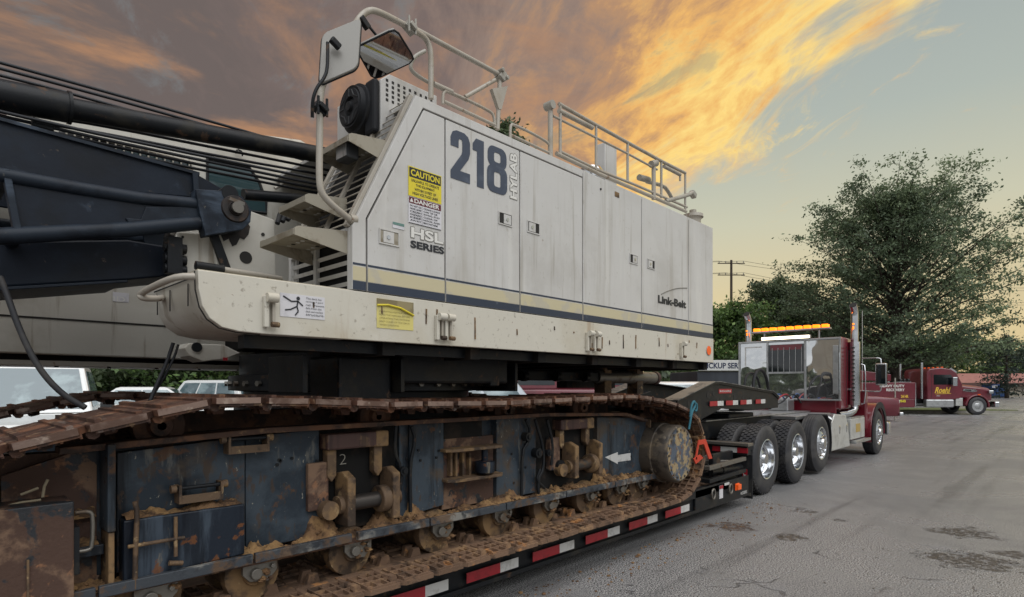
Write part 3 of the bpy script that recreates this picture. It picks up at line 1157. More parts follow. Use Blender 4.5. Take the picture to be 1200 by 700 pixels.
mud_bank(.47, 5.42, YF - .105, YF + .02, .688, heap, 3.3)
mb = MB()
for i in range(260):
    x = rnd.uniform(.5, 5.4)
    y = rnd.uniform(YF - .12, YF - .01)
    mb.lump((x, y, .694 + heap(x) * .55 * (1 - (YF - y) / .13)), rnd.uniform(.005, .017), rnd.random(), .8)
o = part(mb, 'mud_clods', mud)
o['kind'] = 'stuff'

# rollers with their brackets
for x in [.22, .80] + [X_(p_, 3.18) for p_ in (297, 412, 512, 583, 640, 688, 723, 748)]:
    for yc in (YF - .02, 2 * CY - YF + .02 - .36):
        m_ = MB().lathe([(.03, -.02), (.055, -.02), (.06, .0), (.10, .01), (.145, .012), (.15, .03), (.15, .07), (.12, .075), (.12, .28), (.15, .285), (.15, .34), (.03, .36)], (x, yc, .585), n=24)
        w_ = part(m_, 'track_roller', ochre if yc < CY else rust, None, 40)
        if yc < CY:
            mb = MB().prism([(x - .075, yc - .05, .655), (x + .11, yc - .05, .655), (x + .11, yc - .05, .60), (x + .06, yc - .05, .545), (x - .04, yc - .05, .56), (x - .075, yc - .05, .60)], (0, .028, 0))
            mb.cyl((x - .01, yc - .075, .60), (x - .01, yc - .05, .60), .03, n=12)
            mb.cyl((x + .08, yc - .07, .625), (x + .08, yc - .05, .625), .014, n=6)
            mb.build('roller_bracket', steel, w_, bevel=.003)
            mb = MB()
            for k in range(7):
                mb.lump((x + rnd.uniform(.0, .12), yc - .055, rnd.uniform(.53, .64)), rnd.uniform(.012, .026), rnd.random())
            c_ = mb.build('mud_clod', mud, w_)
            c_['kind'] = 'stuff'
# small trapezoid guides between the rollers (on the chain)
# carrier rollers below the upper run
for x in (.86, 2.1, 3.3, 4.3):
    m_ = MB().lathe([(.02, -.02), (.05, -.02), (.06, .01), (.115, .02), (.12, .06), (.10, .07), (.10, .25), (.12, .26), (.12, .3), (.02, .32)], (x, YF + .02, 1.405), n=22)
    part(m_, 'carrier_roller', rust, None, 40)

# idler drum at the front end, sprocket at the rear end
hubs = Q(797, 535, 2.90)
hx, hz = hubs.x, .90
m_ = MB().lathe([(.02, 0), (.285, 0), (.30, .02), (.30, .17), (.315, .175), (.315, .32), (.20, .33), (.20, .6)], (hx, 2.90, hz), n=40)
hubsteel = mat('muddy_hub_steel', '4c443b', .6, .1, [('6e604d', 5, .48, .68, U, .8, .8), ('26221f', 7, .52, .68, U, .85, .5), ('8c8070', 18, .66, .78, U, .5, .9)], .15, 40)
idl = part(m_, 'drive_hub', hubsteel, None, 40)
m_ = MB().cyl((hx, 2.893, hz), (hx, 2.899, hz), .275, n=40)
m_.build('hub_cover', mat('chipped_hub_paint', '4b5460', .55, 0, [('9a8662', 9, .46, .56, U, .9, .9), ('2a2f37', 5, .55, .68, U, .7, None), ('6b4a2f', 14, .6, .7, U, .8, .9)], .15, 40), idl)
for k in range(20):
    a = k * 2 * math.pi / 20
    p = (hx + .25 * math.cos(a), 2.893, hz + .25 * math.sin(a))
    MB().cyl((p[0], 2.884, p[2]), p, .013, n=6).build('bolt', hubsteel, idl)
m_ = MB().lathe([(.02, 0), (.36, 0), (.40, .03), (.40, .16), (.36, .19), (.36, .3), (.40, .33), (.40, .46), (.02, .5)], (hx, 3.28, hz + .02), n=36)
part(m_, 'idler_wheel', rust, None, 40)
m_ = MB().lathe([(.02, 0), (.36, 0), (.42, .03), (.42, .16), (.36, .19), (.36, .3), (.42, .33), (.42, .46), (.02, .5)], (.02, 3.3, .92), n=36)
part(m_, 'idler_wheel', rust, None, 40)

# hoist brackets with pin (two, the same casting)


def hoist_bracket(px0, px1, pys, Y, variant):
    """px0..px1: width of the head bar; pys: (top, bar bottom, arm tip, pin, foot)"""
    xa, xb = X_(px0, Y), X_(px1, Y)
    pc = (px0 + px1) / 2
    zt, zbb, ztip, zpin, zft = [Z_(pc, p, Y) for p in pys]
    w_ = xb - xa
    hb = part(MB().box(xa, xb, Y - .03, Y + .09, zbb, zt), 'bracket_head', redrust, None, 0, .012)
    MB().box(xb - w_ * .22, xb + .004, Y - .034, Y + .085, zbb - .003, zt + .004).build('head_cap', ochre, hb, bevel=.012)
    for sx in (xa + .015, xb - .085):
        m_ = MB().py([(sx, zbb - .001), (sx + .06, zbb - .001), (sx + .06, ztip), (sx + .03, ztip - .035), (sx, ztip)], Y, Y + .06)
        m_.build('hanger_arm', ochre, hb, bevel=.006)
    # clevis plates on the frame, facing each other along x
    for i, sx in enumerate((xa + w_ * .22, xb - .01)):
        m_ = MB().px([(Y - .10, zft), (Y + .06, zft), (Y + .06, ztip + .01), (Y - .02, ztip + .025), (Y - .10, ztip - .01)], sx, sx + .055)
        cp = part(m_, 'clevis_plate', ochre, None, 0, .01)
        MB().cyl((sx - (.03 if i == 0 else -.055), Y - .02, zpin), (sx if i == 0 else sx + .085, Y - .02, zpin), .055, n=20).build('pin_boss', pinsteel if i else ochre, cp, smooth=40)
    part(MB().cyl((xa + w_ * .22, Y - .02, zpin), (xb + .03, Y - .02, zpin), .048, n=22), 'hoist_pin', pinsteel, None, 40)
    m_ = MB().cyl((xb - .075, Y - .02, zpin), (xb - .012, Y - .02, zpin), .085, n=24)
    part(m_, 'pin_collar', ochre, None, 40, .008)
    # second, lower back plate
    part(MB().box(xa - .10, xa + .03, Y + .01, Y + .07, zpin - .02, zpin + .26), 'guide_block', rustplate, None, 0, .008)
    part(MB().cyl((xa + .01, Y - .05, zpin - .02), (xa + .01, Y + .02, zpin - .02), .055, n=18), 'pin_end', ochre, None, 40)


hoist_bracket(381, 452, (507, 525, 555, 588, 612), YF - .04, 0)
hoist_bracket(655, 693, (491, 503, 520, 545, 558), YF - .04, 1)
text('chalk_mark', '2', Q(398, 545, YF + .03), (.045, 0, 0), (0, 0, .065), greypipe, CRANE, -.02)

# lever rods beside the brackets
for pts in ([(464, 497), (462, 530), (470, 548), (470, 570), (464, 585), (464, 618)], [(482, 500), (487, 515), (480, 545), (481, 600)], [(616, 492), (622, 505), (618, 520), (612, 528), (611, 585)],
            [(627, 492), (637, 525), (637, 550), (630, 562), (632, 590)], [(641, 492), (648, 520), (646, 545)], [(633, 550), (628, 563), (638, 572)]):
    part(MB().tube([Q(a, b, YF - .03) for a, b in pts], .013, 8, smooth=1), 'lever_rod', blacksteel, None, 60)
for a, b, r in ((618, 512, .035), (630, 531, .04), (642, 531, .028), (656, 546, .05), (472, 552, .03)):
    p = Q(a, b, YF - .04)
    m_ = MB().lathe([(.0, -.03), (r * .5, -.03), (r * .5, -.02), (r, -.02), (r, .06)], (p.x, YF - .04, p.z), n=18)
    part(m_, 'pivot_boss', blacksteel, None, 40)
# shelf bracket with jack in the middle recess
for (pa, pb, py) in ((519, 584, 527), (521, 584, 561)):
    xa, xb = fr(pa, pb, YF - .03)
    z = Z_((pa + pb) / 2, py, YF - .03)
    part(MB().pz([(xa, YF + .03), (xa, YF - .06), (xa + .05, YF - .10), (xb - .05, YF - .12), (xb, YF - .08), (xb, YF + .03)], z, z + .022), 'shelf_plate', ochre, None, 0, .004)
p = Q(568, 551, YF - .07)
zt = Z_(568, 530, YF - .07)
zb = Z_(568, 560, YF - .07)
m_ = MB().lathe([(.0, zb + .03), (.055, zb + .03), (.075, zb + .045), (.078, zb + .12), (.06, zb + .125), (.025, zb + .13), (.025, zt + .02)], (p.x, p.y, 0), (0, 0, 1), n=20)
part(m_, 'jack_cylinder', bluedark, None, 40)
for pxx in (527, 533, 541, 549):
    xa = X_(pxx, YF)
    part(MB().box(xa, xa + .018, YF - .01, YF + .029, Z_(pxx, 558, YF), Z_(pxx, 531, YF)), 'shelf_rib', ochre)

# left hand boxes: navy counter box, pins, ladder bar, post and rust plate
xa, xb = fr(145, 287, YF - .09)
za, zb = Z_(145, 677, YF - .09), Z_(145, 600, YF - .09)
m_ = MB().py([(xa, .70), (xb, .72), (xb, .985), (xa, .985)], YF - .09, YF - .001)
part(m_, 'tool_box', bluedark, None, 0, .008)
mud_bank(xa + .01, xb - .01, YF - .085, YF - .002, .987, lambda x: .03 + .02 * math.sin(x * 19), 7.7)
# pin tray (two)
for (pa, pb, py0, py1) in ((210, 262, 567, 588), (268, 316, 511, 531)):
    Yp = YF - .075
    xa, xb = fr(pa, pb, Yp)
    zt, zb = Z_((pa + pb) / 2, py0, Yp), Z_((pa + pb) / 2, py1, Yp)
    m_ = MB().box(xa, xb, Yp + .0, YF - .002, zb, zb + .012)
    m_.box(xa, xa + .012, Yp, YF - .002, zb + .0121, zt)
    m_.box(xb - .012, xb, Yp, YF - .002, zb + .0121, zt)
    m_.box(xa + .013, xb - .013, Yp, Yp + .008, zb + .0121, zb + .04)
    tr = part(m_, 'pin_tray', ochre)
    MB().cyl((xa - .025, Yp + .02, zt - .015), (xb + .025, Yp + .02, zt - .015), .010, n=10).build('retainer_pin', blacksteel, tr, smooth=40)
    for xx in (xa - .02, xb + .012):
        MB().cyl((xx - .012, Yp + .02, zt - .015), (xx + .012, Yp + .02, zt - .015), .02, n=10).build('pin_head', ochre, tr, smooth=40)
# ladder bars on the box
Yl = YF - .12
part(MB().tube([Q(158, 588, Yl), Q(161, 600, Yl), Q(159, 640, Yl), Q(158, 690, Yl)], .011, 8, smooth=1), 'stay_rod', ochre, None, 60)
part(MB().tube([Q(206, 606, Yl), Q(206, 652, Yl)], .009, 8), 'stay_rod', ochre, None, 60)
part(MB().cyl(Q(150, 641, Yl), Q(216, 630, Yl), .009, n=8), 'cross_rod', ochre, None, 60)
part(MB().cyl(Q(198, 660, Yl), Q(214, 660, Yl), .012, n=8), 'cross_rod', ochre, None, 60)
# post
Yp = YF - .11
xa, xb = fr(126, 136, Yp)
part(MB().box(xa, xb, Yp, YF + .05, Z_(131, 624, Yp), 1.34), 'end_post', bluesteel, None, 0, .005)
part(MB().box(xa + .005, xb - .003, Yp + .01, YF + .05, .60, Z_(131, 625, Yp)), 'end_post', ochre, None, 0, .005)
# dark hollow behind the post with a U handle, ledge
part(MB().box(-.4, xa - .01, YF + .10, YF + .2, .70, 1.30), 'inner_web', rustplate)
part(MB().py([(.27, .70), (xa - .012, .70), (xa - .012, 1.335), (.6, 1.33), (.27, 1.22)], YF + .042, YF + .0585), 'end_web', rustplate)
part(MB().box(-.2, xa - .003, YF - .06, YF + .09, Z_(110, 648, YF), Z_(110, 636, YF)), 'ledge_plate', bluesteel, None, 0, .004)
mud_bank(.25, xa - .02, YF - .05, YF + .09, Z_(110, 636, YF), lambda x: .04, 9.1)
mud_bank(.1, xa - .02, YF - .0, YF + .098, Z_(110, 606, YF), lambda x: .07, 12.1)
Yu = YF - .1
part(MB().tube([Q(88, 601, Yu), Q(105, 599, Yu), Q(109, 605, Yu), Q(108, 640, Yu), Q(104, 645, Yu), Q(88, 647, Yu)], .009, 8, smooth=1), 'u_handle', steel, None, 60)
# the rust plate box at the very end
Yb = YF - .17
xb = X_(87, Yb)
m_ = MB().box(-.35, xb, Yb, YF + .08, .45, Z_(60, 591, Yb))
rp = part(m_, 'rust_plate_box', rustplate, None, 0, .006)
x_ = X_(31, Yb)
MB().box(x_, x_ + .008, Yb - .008, Yb - .0005, .60, .90).build('weld_bead', ochre, rp)
MB().box(xb + .001, xb + .02, Yb + .01, YF + .07, .80, 1.0).build('hinge_lug', blacksteel, rp)
# dry twigs on top of it
for pts in ([(5, 594), (25, 589), (48, 586)], [(50, 583), (52, 570), (56, 562)], [(24, 580), (45, 572)]):
    part(MB().tube([Q(a, b, YF - .05) for a, b in pts], .006, 6), 'twig', mat('dry_twig', '9b8f78', .9), None, 60)
# white arrow sticker
Ya = YF - .004
ar = [(709, 536), (724, 530), (724, 533.5), (739, 531), (739, 539.5), (724, 541.5), (724, 544)]
part(MB().py([(Q(a, b, Ya).x, Q(a, b, Ya).z) for a, b in ar], Ya, Ya + .003), 'arrow_sticker', tape_white)
# edge stiffener at the right end of the frame
x_ = X_(762, YF - .05)
part(MB().box(x_, x_ + .02, YF - .05, YF + .05, .70, 1.25), 'end_stiffener', ochre, None, 0, .003)

# bolts sprinkled over the plates as cast lugs
for i in range(26):
    px_ = rnd.uniform(300, 750)
    if 375 < px_ < 470 or 520 < px_ < 582 or 628 < px_ < 700:
        continue
    p = Q(px_, rnd.uniform(520, 570), YF)
    part(MB().cyl((p.x, YF - .008, p.z), (p.x, YF, p.z), .010, n=6), 'bolt', blacksteel)

# ---- carbody between the tracks and slewing ring -------------------
XC = 2.72
mb = MB()
mb.box(1.6, 3.85, 3.5, 2 * CY - 3.5, .80, 1.30)
part(mb, 'carbody', bluedark, None, 0, .02)
for x in (1.45, 3.6):
    part(MB().box(x, x + .4, 3.4, 2 * CY - 3.4, .85, 1.25), 'axle_beam', bluedark, None, 0, .02)
m_ = MB().lathe([(.0, 1.29), (1.0, 1.29), (1.0, 1.5), (.93, 1.51), (.93, 1.56), (1.04, 1.57), (1.04, 1.68), (.96, 1.69), (.96, 1.84), (.0, 1.84)], (XC, CY, 0), (0, 0, 1), n=64)
part(m_, 'slewing_ring', blacksteel, None, 40)
part(MB().box(1.9, 2.3, 3.35, 3.75, 1.5, 1.8), 'swing_motor', blacksteel, None, 0, .02)
part(MB().box(2.35, 3.4, 3.3, 3.5, 1.62, 1.85), 'swing_guard', blacksteel, None, 0, .02)

for k in range(44):
    a = k * 2 * math.pi / 44
    if math.sin(a) > .35:
        continue
    x, y = XC + 1.042 * math.cos(a), CY + 1.042 * math.sin(a)
    part(MB().cyl((XC + 1.0 * math.cos(a), CY + 1.0 * math.sin(a), 1.62), (XC + 1.065 * math.cos(a), CY + 1.065 * math.sin(a), 1.62), .022, n=6), 'ring_bolt', steel)
for x in (1.62, 2.32, 3.45):
    part(MB().box(x, x + .03, 3.27, 3.75, 1.56, 1.79), 'gusset', blacksteel, None, 0, .004)

# ---- deck of the upper works ---------------------------------------
YHF = 2 * CY - YH                     # far side
nose = [(.942, 2.15), (.945, 2.06), (.962, 1.98), (.995, 1.925), (1.05, 1.887), (1.13, 1.872), (1.25, 1.868)]
side = nose + [(6.44, 1.874), (6.44, 2.15)]
deck = part(MB().py(side, YH, YH + .04), 'deck_side', cream_deck, None, 0, .004)
# nose box behind the near side plate
part(MB().py([(p[0] + .004, p[1] + .002) for p in nose] + [(1.75, 1.872), (1.75, 2.145)], YH + .041, 3.64), 'deck_nose', cream_far, None, 40, .004)  # slightly darker cab cream paints in the shade on the nose front
part(MB().tube([(p[0] - .001, YH + .0405, p[1] - .001) for p in nose], .004, 6), 'nose_edge_seam', seam)
part(MB().box(.938, .9415, YH + .04, 3.64, 2.118, 2.124), 'nose_edge_seam', seam)
part(MB().box(.95, 1.75, YH + .03, 3.62, 2.1505, 2.158), 'nose_tread', mat('tread_plate', 'b5ac98', .5, .1, [('7f735f', 4, .5, .7, U, .7, .7)], .2, 120))
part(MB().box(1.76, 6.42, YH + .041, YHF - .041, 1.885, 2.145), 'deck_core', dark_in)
part(MB().box(1.3, 6.42, YHF - .04, YHF, 1.874, 2.15), 'deck_side', cream_deck)
part(MB().box(6.421, 6.45, YH + .001, YHF, 1.872, 2.152), 'deck_rear', cream_deck, None, 0, .006)
for i in range(7):
    x = 2.0 + i * .72
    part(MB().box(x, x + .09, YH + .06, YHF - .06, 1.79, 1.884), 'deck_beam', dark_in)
part(MB().box(1.2, 6.4, YH + .12, YH + .2, 1.80, 1.866), 'deck_sill', blacksteel)
# vertical slits in the nose
for yy in (3.08, 3.36, 3.58):
    part(MB().box(.9385, .9425, yy, yy + .008, 1.99, 2.10), 'nose_seam', seam)
# handle loop at the nose
part(MB().tube([QX(228, 324, .93), QX(205, 324, .85), QX(163, 344, .80), QX(166, 350, .80), QX(188, 350, .9), QX(190, 349, .95)], .016, 10, smooth=2), 'grab_loop', pipe, None, 60)
# side lugs with clevis
for px_ in (313, 514, 524, 690, 698, 800):
    Yl = YH - .03
    x = X_(px_, Yl)
    pc = px_
    m_ = MB().box(x - .012, x + .012, Yl, YH - .0005, 1.90, 2.06)
    lg = part(m_, 'side_lug', cream_deck, None, 0, .004)
    MB().cyl((x - .006, Yl - .012, 2.05), (x + .05, Yl - .012, 2.05), .024, n=14).build('lug_eye', cream_deck, lg, smooth=40)
    MB().box(x + .03, x + .045, Yl + .004, YH - .001, 1.93, 2.05).build('lug_strap', pipe, lg)
    MB().cyl((x + .02, Yl - .005, 1.915), (x + .06, Yl - .005, 1.915), .014, n=8).build('lug_bolt', ochre, lg)
# stickers on the deck
Ys = YH - .003


def sticker(x0, x1, z0, z1, m, name='sticker', parent=None, lift=0):
    return part(MB().box(x0, x1, YH - .003 - lift, YH - .0005 - lift, z0, z1), name, m, parent)


st = sticker(1.335, 1.585, 1.965, 2.088, paper, 'warning_sticker')
fig = [((1.43, 2.065), (1.43, 2.07)), ]
Yk = YH - .0055
mb = MB()
mb.cyl((1.432, Yk, 2.067), (1.432, Yk + .001, 2.067), .010, n=12)


def stroke(a, b, w=.006):
    mb.bar((a[0], Yk, a[1]), (b[0], Yk, b[1]), .001, w, up=(0, 0, 1))


for a, b in (((1.43, 2.055), (1.425, 2.022)), ((1.43, 2.052), (1.395, 2.048)), ((1.395, 2.048), (1.35, 2.072)), ((1.43, 2.052), (1.458, 2.03)), ((1.425, 2.024), (1.39, 2.005)), ((1.39, 2.005), (1.36, 2.0)),
             ((1.425, 2.024), (1.432, 1.998)), ((1.432, 1.998), (1.415, 1.976))):
    stroke(a, b, .007)
mb.build('falling_figure', black_ink, st)
for i in range(6):
    text('sticker_lines', ['This deck has', 'openings. A guard', 'rail. Prevent', 'falls from the', 'deck and machine', 'structure.'][i], (1.475, Yk, 2.068 - i * .0175), (.09 + .008 * (i % 3), 0, 0), (0, 0, .010), black_ink, st)
st = sticker(1.918, 2.183, 1.948, 2.122, pale_yellow, 'peeling_sticker')
m_ = MB().py([(1.918, 2.122), (2.183, 2.122), (2.183, 2.04), (2.15, 2.05), (2.08, 2.075), (1.99, 2.085), (1.918, 2.078)], YH - .0055, YH - .0035)
m_.build('torn_backing', mat('torn_backing', '8d8160', .8, 0, [('6d6248', 6, .4, .6, U, .7, None)]), st)
MB().tube([(1.918, YH - .008, 2.082), (1.99, YH - .012, 2.089), (2.08, YH - .014, 2.078), (2.15, YH - .012, 2.053), (2.183, YH - .008, 2.042)], .006, 6).build('curled_edge', yellow, st)
for i in range(5):
    text('sticker_lines', ['OPERATING INSTRUCTIONS', 'READ THE MANUAL BEFORE', 'OPERATING THIS MACHINE', 'KEEP CLEAR OF THE DECK', 'WHEN SWINGING'][i], (1.935, Yk, 2.045 - i * .02), (.22 - (i == 4) * .08, 0, 0), (0, 0, .009), mat('faded_print', '9a8f5a', .6), st)
# rivets and rust weeps
rnd = random.Random(3)
for i in range(22):
    x = rnd.uniform(1.2, 6.2)
    part(MB().cyl((x, YH - .004, 2.0 + rnd.uniform(-.08, .1)), (x, YH, 2.0 + rnd.uniform(-.08, .1)), .006, n=6), 'rivet', ochre)
rl = part(MB().cyl((6.312, YH - .012, 2.008), (6.312, YH - .0005, 2.008), .052, n=28), 'side_reflector', orange_lens, None, 40, .003)
MB().cyl((6.312, YH - .006, 2.008), (6.312, YH - .0004, 2.008), .058, n=28).build('reflector_rim', pipe, rl)

# ---- house ---------------------------------------------------------
ZR = 3.43
ZP = 2.156
KX, KZ, RX = 1.758, 2.52, 2.205
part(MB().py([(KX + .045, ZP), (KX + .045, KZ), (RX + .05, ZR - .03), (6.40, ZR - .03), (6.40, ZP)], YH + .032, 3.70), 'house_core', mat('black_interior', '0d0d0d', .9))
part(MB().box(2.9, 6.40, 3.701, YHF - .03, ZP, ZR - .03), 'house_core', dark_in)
part(MB().box(RX + .01, 6.43, YH + .005, YHF, ZR - .0295, ZR), 'roof_sheet', cream, None, 0, .004)
part(MB().box(2.9, 6.43, YHF - .0295, YHF, ZP, ZR - .03), 'house_far_wall', cream)
part(MB().box(6.4005, 6.43, YH + .033, YHF - .03, ZP, ZR - .03), 'house_rear_wall', cream)
part(MB().box(2.87, 2.8995, 3.70, YHF - .03, ZP, ZR - .03), 'house_front_wall', cream)
# frame strip: front post, sloping edge, roof fascia
part(MB().py([(KX, ZP), (1.846, ZP), (1.846, 2.58), (2.262, 3.37), (3.94, 3.37), (3.94, ZR - .0005), (RX, ZR - .0005), (KX, KZ)], YH, YH + .031), 'panel_frame', cream, None, 0, .003)
panels = [[(1.859, ZP), (2.438, ZP), (2.438, 3.359), (2.269, 3.359), (1.859, 2.577)],
          [(2.45, ZP), (3.157, ZP), (3.157, 3.359), (2.45, 3.359)],
          [(3.169, ZP), (3.935, ZP), (3.935, 3.359), (3.169, 3.359)],
          [(3.949, ZP), (4.873, ZP), (4.873, ZR - .001), (3.949, ZR - .001)],
          [(4.885, ZP), (5.828, ZP), (5.828, ZR - .001), (4.885, ZR - .001)],
          [(5.842, ZP), (6.43, ZP), (6.43, ZR - .001), (5.842, ZR - .001)]]
DOORS = []
for i, p in enumerate(panels):
    d = part(MB().py(p, YH + .001, YH + .031), 'door_panel' if i < 5 else 'corner_panel', cream, None, 0, .004)
    DOORS.append(d)
    x0, x1 = p[0][0], p[1][0]
    for (za, zb, m_, nm) in ((2.157, 2.208, navy, 'navy_band'), (2.211, 2.292, tanband, 'tan_band'), (2.300, 2.312, navy, 'pin_stripe')):
        MB().box(x0 + .001, x1 - .001, YH - .0012, YH + .0005, za, zb).build(nm, m_, d)
for (za, zb, m_, nm) in ((2.157, 2.208, navy, 'navy_band'), (2.211, 2.292, tanband, 'tan_band'), (2.300, 2.312, navy, 'pin_stripe')):
    part(MB().box(KX + .002, 1.845, YH - .0022, YH - .0005, za, zb), nm, m_)
# flush handles
for di, x, z in ((0, 2.006, 2.497), (1, 3.005, 2.817), (2, 3.313, 2.816), (3, 4.735, 2.80), (4, 5.05, 2.80)):
    d = DOORS[di]
    w, h = .072, .046
    fr_ = MB()
    fr_.box(x - w, x + w, YH - .006, YH + .0005, z + h - .008, z + h)
    fr_.box(x - w, x + w, YH - .006, YH + .0005, z - h, z - h + .008)
    fr_.box(x - w, x - w + .008, YH - .006, YH + .0005, z - h + .0081, z + h - .0081)
    fr_.box(x + w - .008, x + w, YH - .006, YH + .0005, z - h + .0081, z + h - .0081)
    f_ = fr_.build('handle_frame', cream, d)
    MB().box(x - w + .008, x + w - .008, YH - .0018, YH + .0004, z - h + .008, z + h - .008).build('handle_pocket', seam if di else grating, d)
    s = 1 if di in (1, 3) else (-1 if di else -.4)
    MB().box(x - .035 + .018 * s, x + .04 + .018 * s, YH - .0052, YH - .0022, z - h + .012, z + h - .012).build('handle_lever', cream, d, bevel=.001)
    MB().cyl((x + .018 * s, YH - .010, z), (x + .018 * s, YH - .0055, z), .013, n=14).build('key_lock', chrome, d)
# lettering and stickers of the house
Yt = YH - .0025
ux, vz = (1, 0, 0), (0, 0, 1)


def t_(name, s, x0, x1, z0, z1, m_, d, bold=0., y=Yt, **k):
    return text(name, s, (x0, y, z0), (x1 - x0, 0, 0), (0, 0, z1 - z0), m_, d, bold, **k)


# fat condensed numerals, drawn as outlines
def poly(d, pts, name, m_, x0, x1, z0, z1, y=Yt):
    MB().py([(x0 + (x1 - x0) * a, z0 + (z1 - z0) * b) for a, b in pts], y, y + .0015).build(name, m_, d)


def ring(d, name, m_, x0, x1, z0, z1, hole, y=Yt):
    """rounded lozenge with a slot: built as a strip"""
    def rr(a0, a1, b0, b1, r, n=5):
        o = []
        for cx, cz, st in ((a1 - r, b1 - r, 0), (a0 + r, b1 - r, 90), (a0 + r, b0 + r, 180), (a1 - r, b0 + r, 270)):
            for k in range(n):
                t = math.radians(st + 90 * k / (n - 1))
                o.append((cx + r * math.cos(t), cz + r * math.sin(t)))
        return o
    out_ = rr(x0, x1, z0, z1, .055)
    in_ = rr(hole[0], hole[1], hole[2], hole[3], .018)
    n = len(out_)
    mb = MB()
    mb.add([(p[0], y, p[1]) for p in out_] + [(p[0], y, p[1]) for p in in_], [(k, (k + 1) % n, n + (k + 1) % n, n + k) for k in range(n)])
    return mb.build(name, m_, d)


d1 = DOORS[1]
z0n, z1n = 2.985, 3.315
n2 = [(0, .66), (0, .84), (.1, .95), (.3, 1), (.7, 1), (.9, .95), (1, .84), (1, .62), (.93, .5), (.48, .2), (1, .2), (1, 0), (0, 0), (0, .16), (.56, .55), (.6, .62), (.6, .80), (.56, .85), (.44, .85), (.4, .80), (.4, .66)]
poly(d1, n2, 'numeral', navy_num, 2.488, 2.660, z0n, z1n)
n1 = [(0, .74), (0, .88), (.3, 1), (1, 1), (1, 0), (.38, 0), (.38, .74)]
poly(d1, n1, 'numeral', navy_num, 2.686, 2.790, z0n, z1n)
ring(d1, 'numeral', navy_num, 2.828, 3.018, 3.165, z1n, (2.89, 2.956, 3.205, 3.275))
ring(d1, 'numeral', navy_num, 2.822, 3.024, z0n, 3.1805, (2.89, 2.956, 3.03, 3.135), Yt - .0004)
text('model_lettering', 'HYLAB', (3.128, Yt, 2.985), (0, 0, .335), (-.072, 0, 0), white_ink, d1, .03)
text('model_lettering_outline', 'HYLAB', (3.133, Yt + .0008, 2.980), (0, 0, .345), (-.082, 0, 0), mat('grey_outline', '77746c', .6), d1, .055)
d0 = DOORS[0]
cs = MB().box(2.146, 2.408, Yt - .0005, Yt + .001, 2.787, 2.972).build('caution_sticker', yellow, d0)
MB().box(2.152, 2.402, Yt - .0015, Yt - .0008, 2.905, 2.966).build('caution_band', black_ink, cs)
t_('caution_lettering', 'CAUTION', 2.163, 2.391, 2.915, 2.956, yellow, cs, .03, Yt - .0022)
for i, s in enumerate(('UNLAWFUL TO OPERATE', 'THIS EQUIPMENT', 'WITHIN 10 FEET OF', 'HIGH VOLTAGE LINES')):
    w = (.22, .15, .17, .2)[i]
    t_('caution_lines', s, 2.277 - w / 2, 2.277 + w / 2, 2.878 - i * .026, 2.896 - i * .026, black_ink, cs, .02, Yt - .0015)
ds = MB().box(2.146, 2.408, Yt - .0005, Yt + .001, 2.618, 2.784).build('danger_sticker', paper, d0)
MB().box(2.15, 2.404, Yt - .0015, Yt - .0008, 2.742, 2.781).build('danger_band', maroon_ink, ds)
t_('danger_lettering', 'DANGER', 2.19, 2.39, 2.748, 2.776, white_ink, ds, .03, Yt - .0022)
MB().py([(2.155, 2.75), (2.183, 2.75), (2.169, 2.775)], Yt - .0022, Yt - .0018).build('danger_triangle', white_ink, ds)
for i, s in enumerate(('DO NOT GO', 'NEAR LINES', 'CRUSH', 'HAZARD', 'KEEP', 'AWAY')):
    t_('danger_lines', s, 2.158, 2.245, 2.722 - i * .018, 2.733 - i * .018, black_ink, ds, .02, Yt - .0015)
    t_('danger_lines', ['CRANE LOADS', 'CAN TIP OR', 'SWING. STAY', 'CLEAR OF', 'HOOK AND', 'BOOM'][i], 2.262, 2.395 - .02 * (i % 2), 2.722 - i * .018, 2.733 - i * .018, black_ink, ds, .02, Yt - .0015)
mb = MB()
mb.box(2.25, 2.2515, Yt - .0016, Yt - .0008, 2.622, 2.738)
mb.box(2.15, 2.404, Yt - .0016, Yt - .0008, 2.6185, 2.621)
mb.build('danger_frame', black_ink, ds)
t_('series_lettering', 'HSL', 2.162, 2.43, 2.525, 2.600, mat('grey_outline', '77746c', .6), d0, .055, Yt + .0006)
t_('series_lettering', 'HSL', 2.167, 2.424, 2.530, 2.595, white_ink, d0, .03)
t_('series_lettering', 'SERIES', 2.162, 2.432, 2.465, 2.512, black_ink, d0, .04)
gs = MB().box(2.03, 2.115, Yt, Yt + .0015, 2.563, 2.60).build('small_sticker', paper, d0)
MB().box(2.031, 2.114, Yt - .0012, Yt - .0003, 2.583, 2.599).build('sticker_band', teal_ink, gs)
d4 = DOORS[4]
t_('maker_lettering', 'Link-Belt', 5.185, 5.775, 2.435, 2.515, black_ink, d4, .045)
MB().tube([(5.25, Yt, 2.53), (5.4, Yt, 2.585), (5.6, Yt, 2.635), (5.80, Yt, 2.66)], .004, 6, smooth=1).build('peeled_arc', mat('grey_outline', '77746c', .6), d4)
d3 = DOORS[3]
MB().box(4.42, 4.49, Yt, Yt + .002, 3.32, 3.365).build('small_plate', ochre, d3)
MB().cyl((4.2, Yt - .003, 3.33), (4.2, Yt + .003, 3.33), .010, n=8).build('plug', seam, d3)
# runs of dirty water down from the seams
# ---- front louvres -------------------------------------------------
dxs, dzs = RX - KX, ZR - KZ
Ls = math.hypot(dxs, dzs)
tdir = Vector((dxs / Ls, 0, dzs / Ls))
ndir = Vector((-dzs / Ls, 0, dxs / Ls))          # outwards (forward, up)
Rsl = Matrix((tdir, Vector((0, 1, 0)), ndir)).transposed()


def slant(s, y, n=0.0):
    return Vector((KX, y, KZ)) + tdir * s + ndir * n


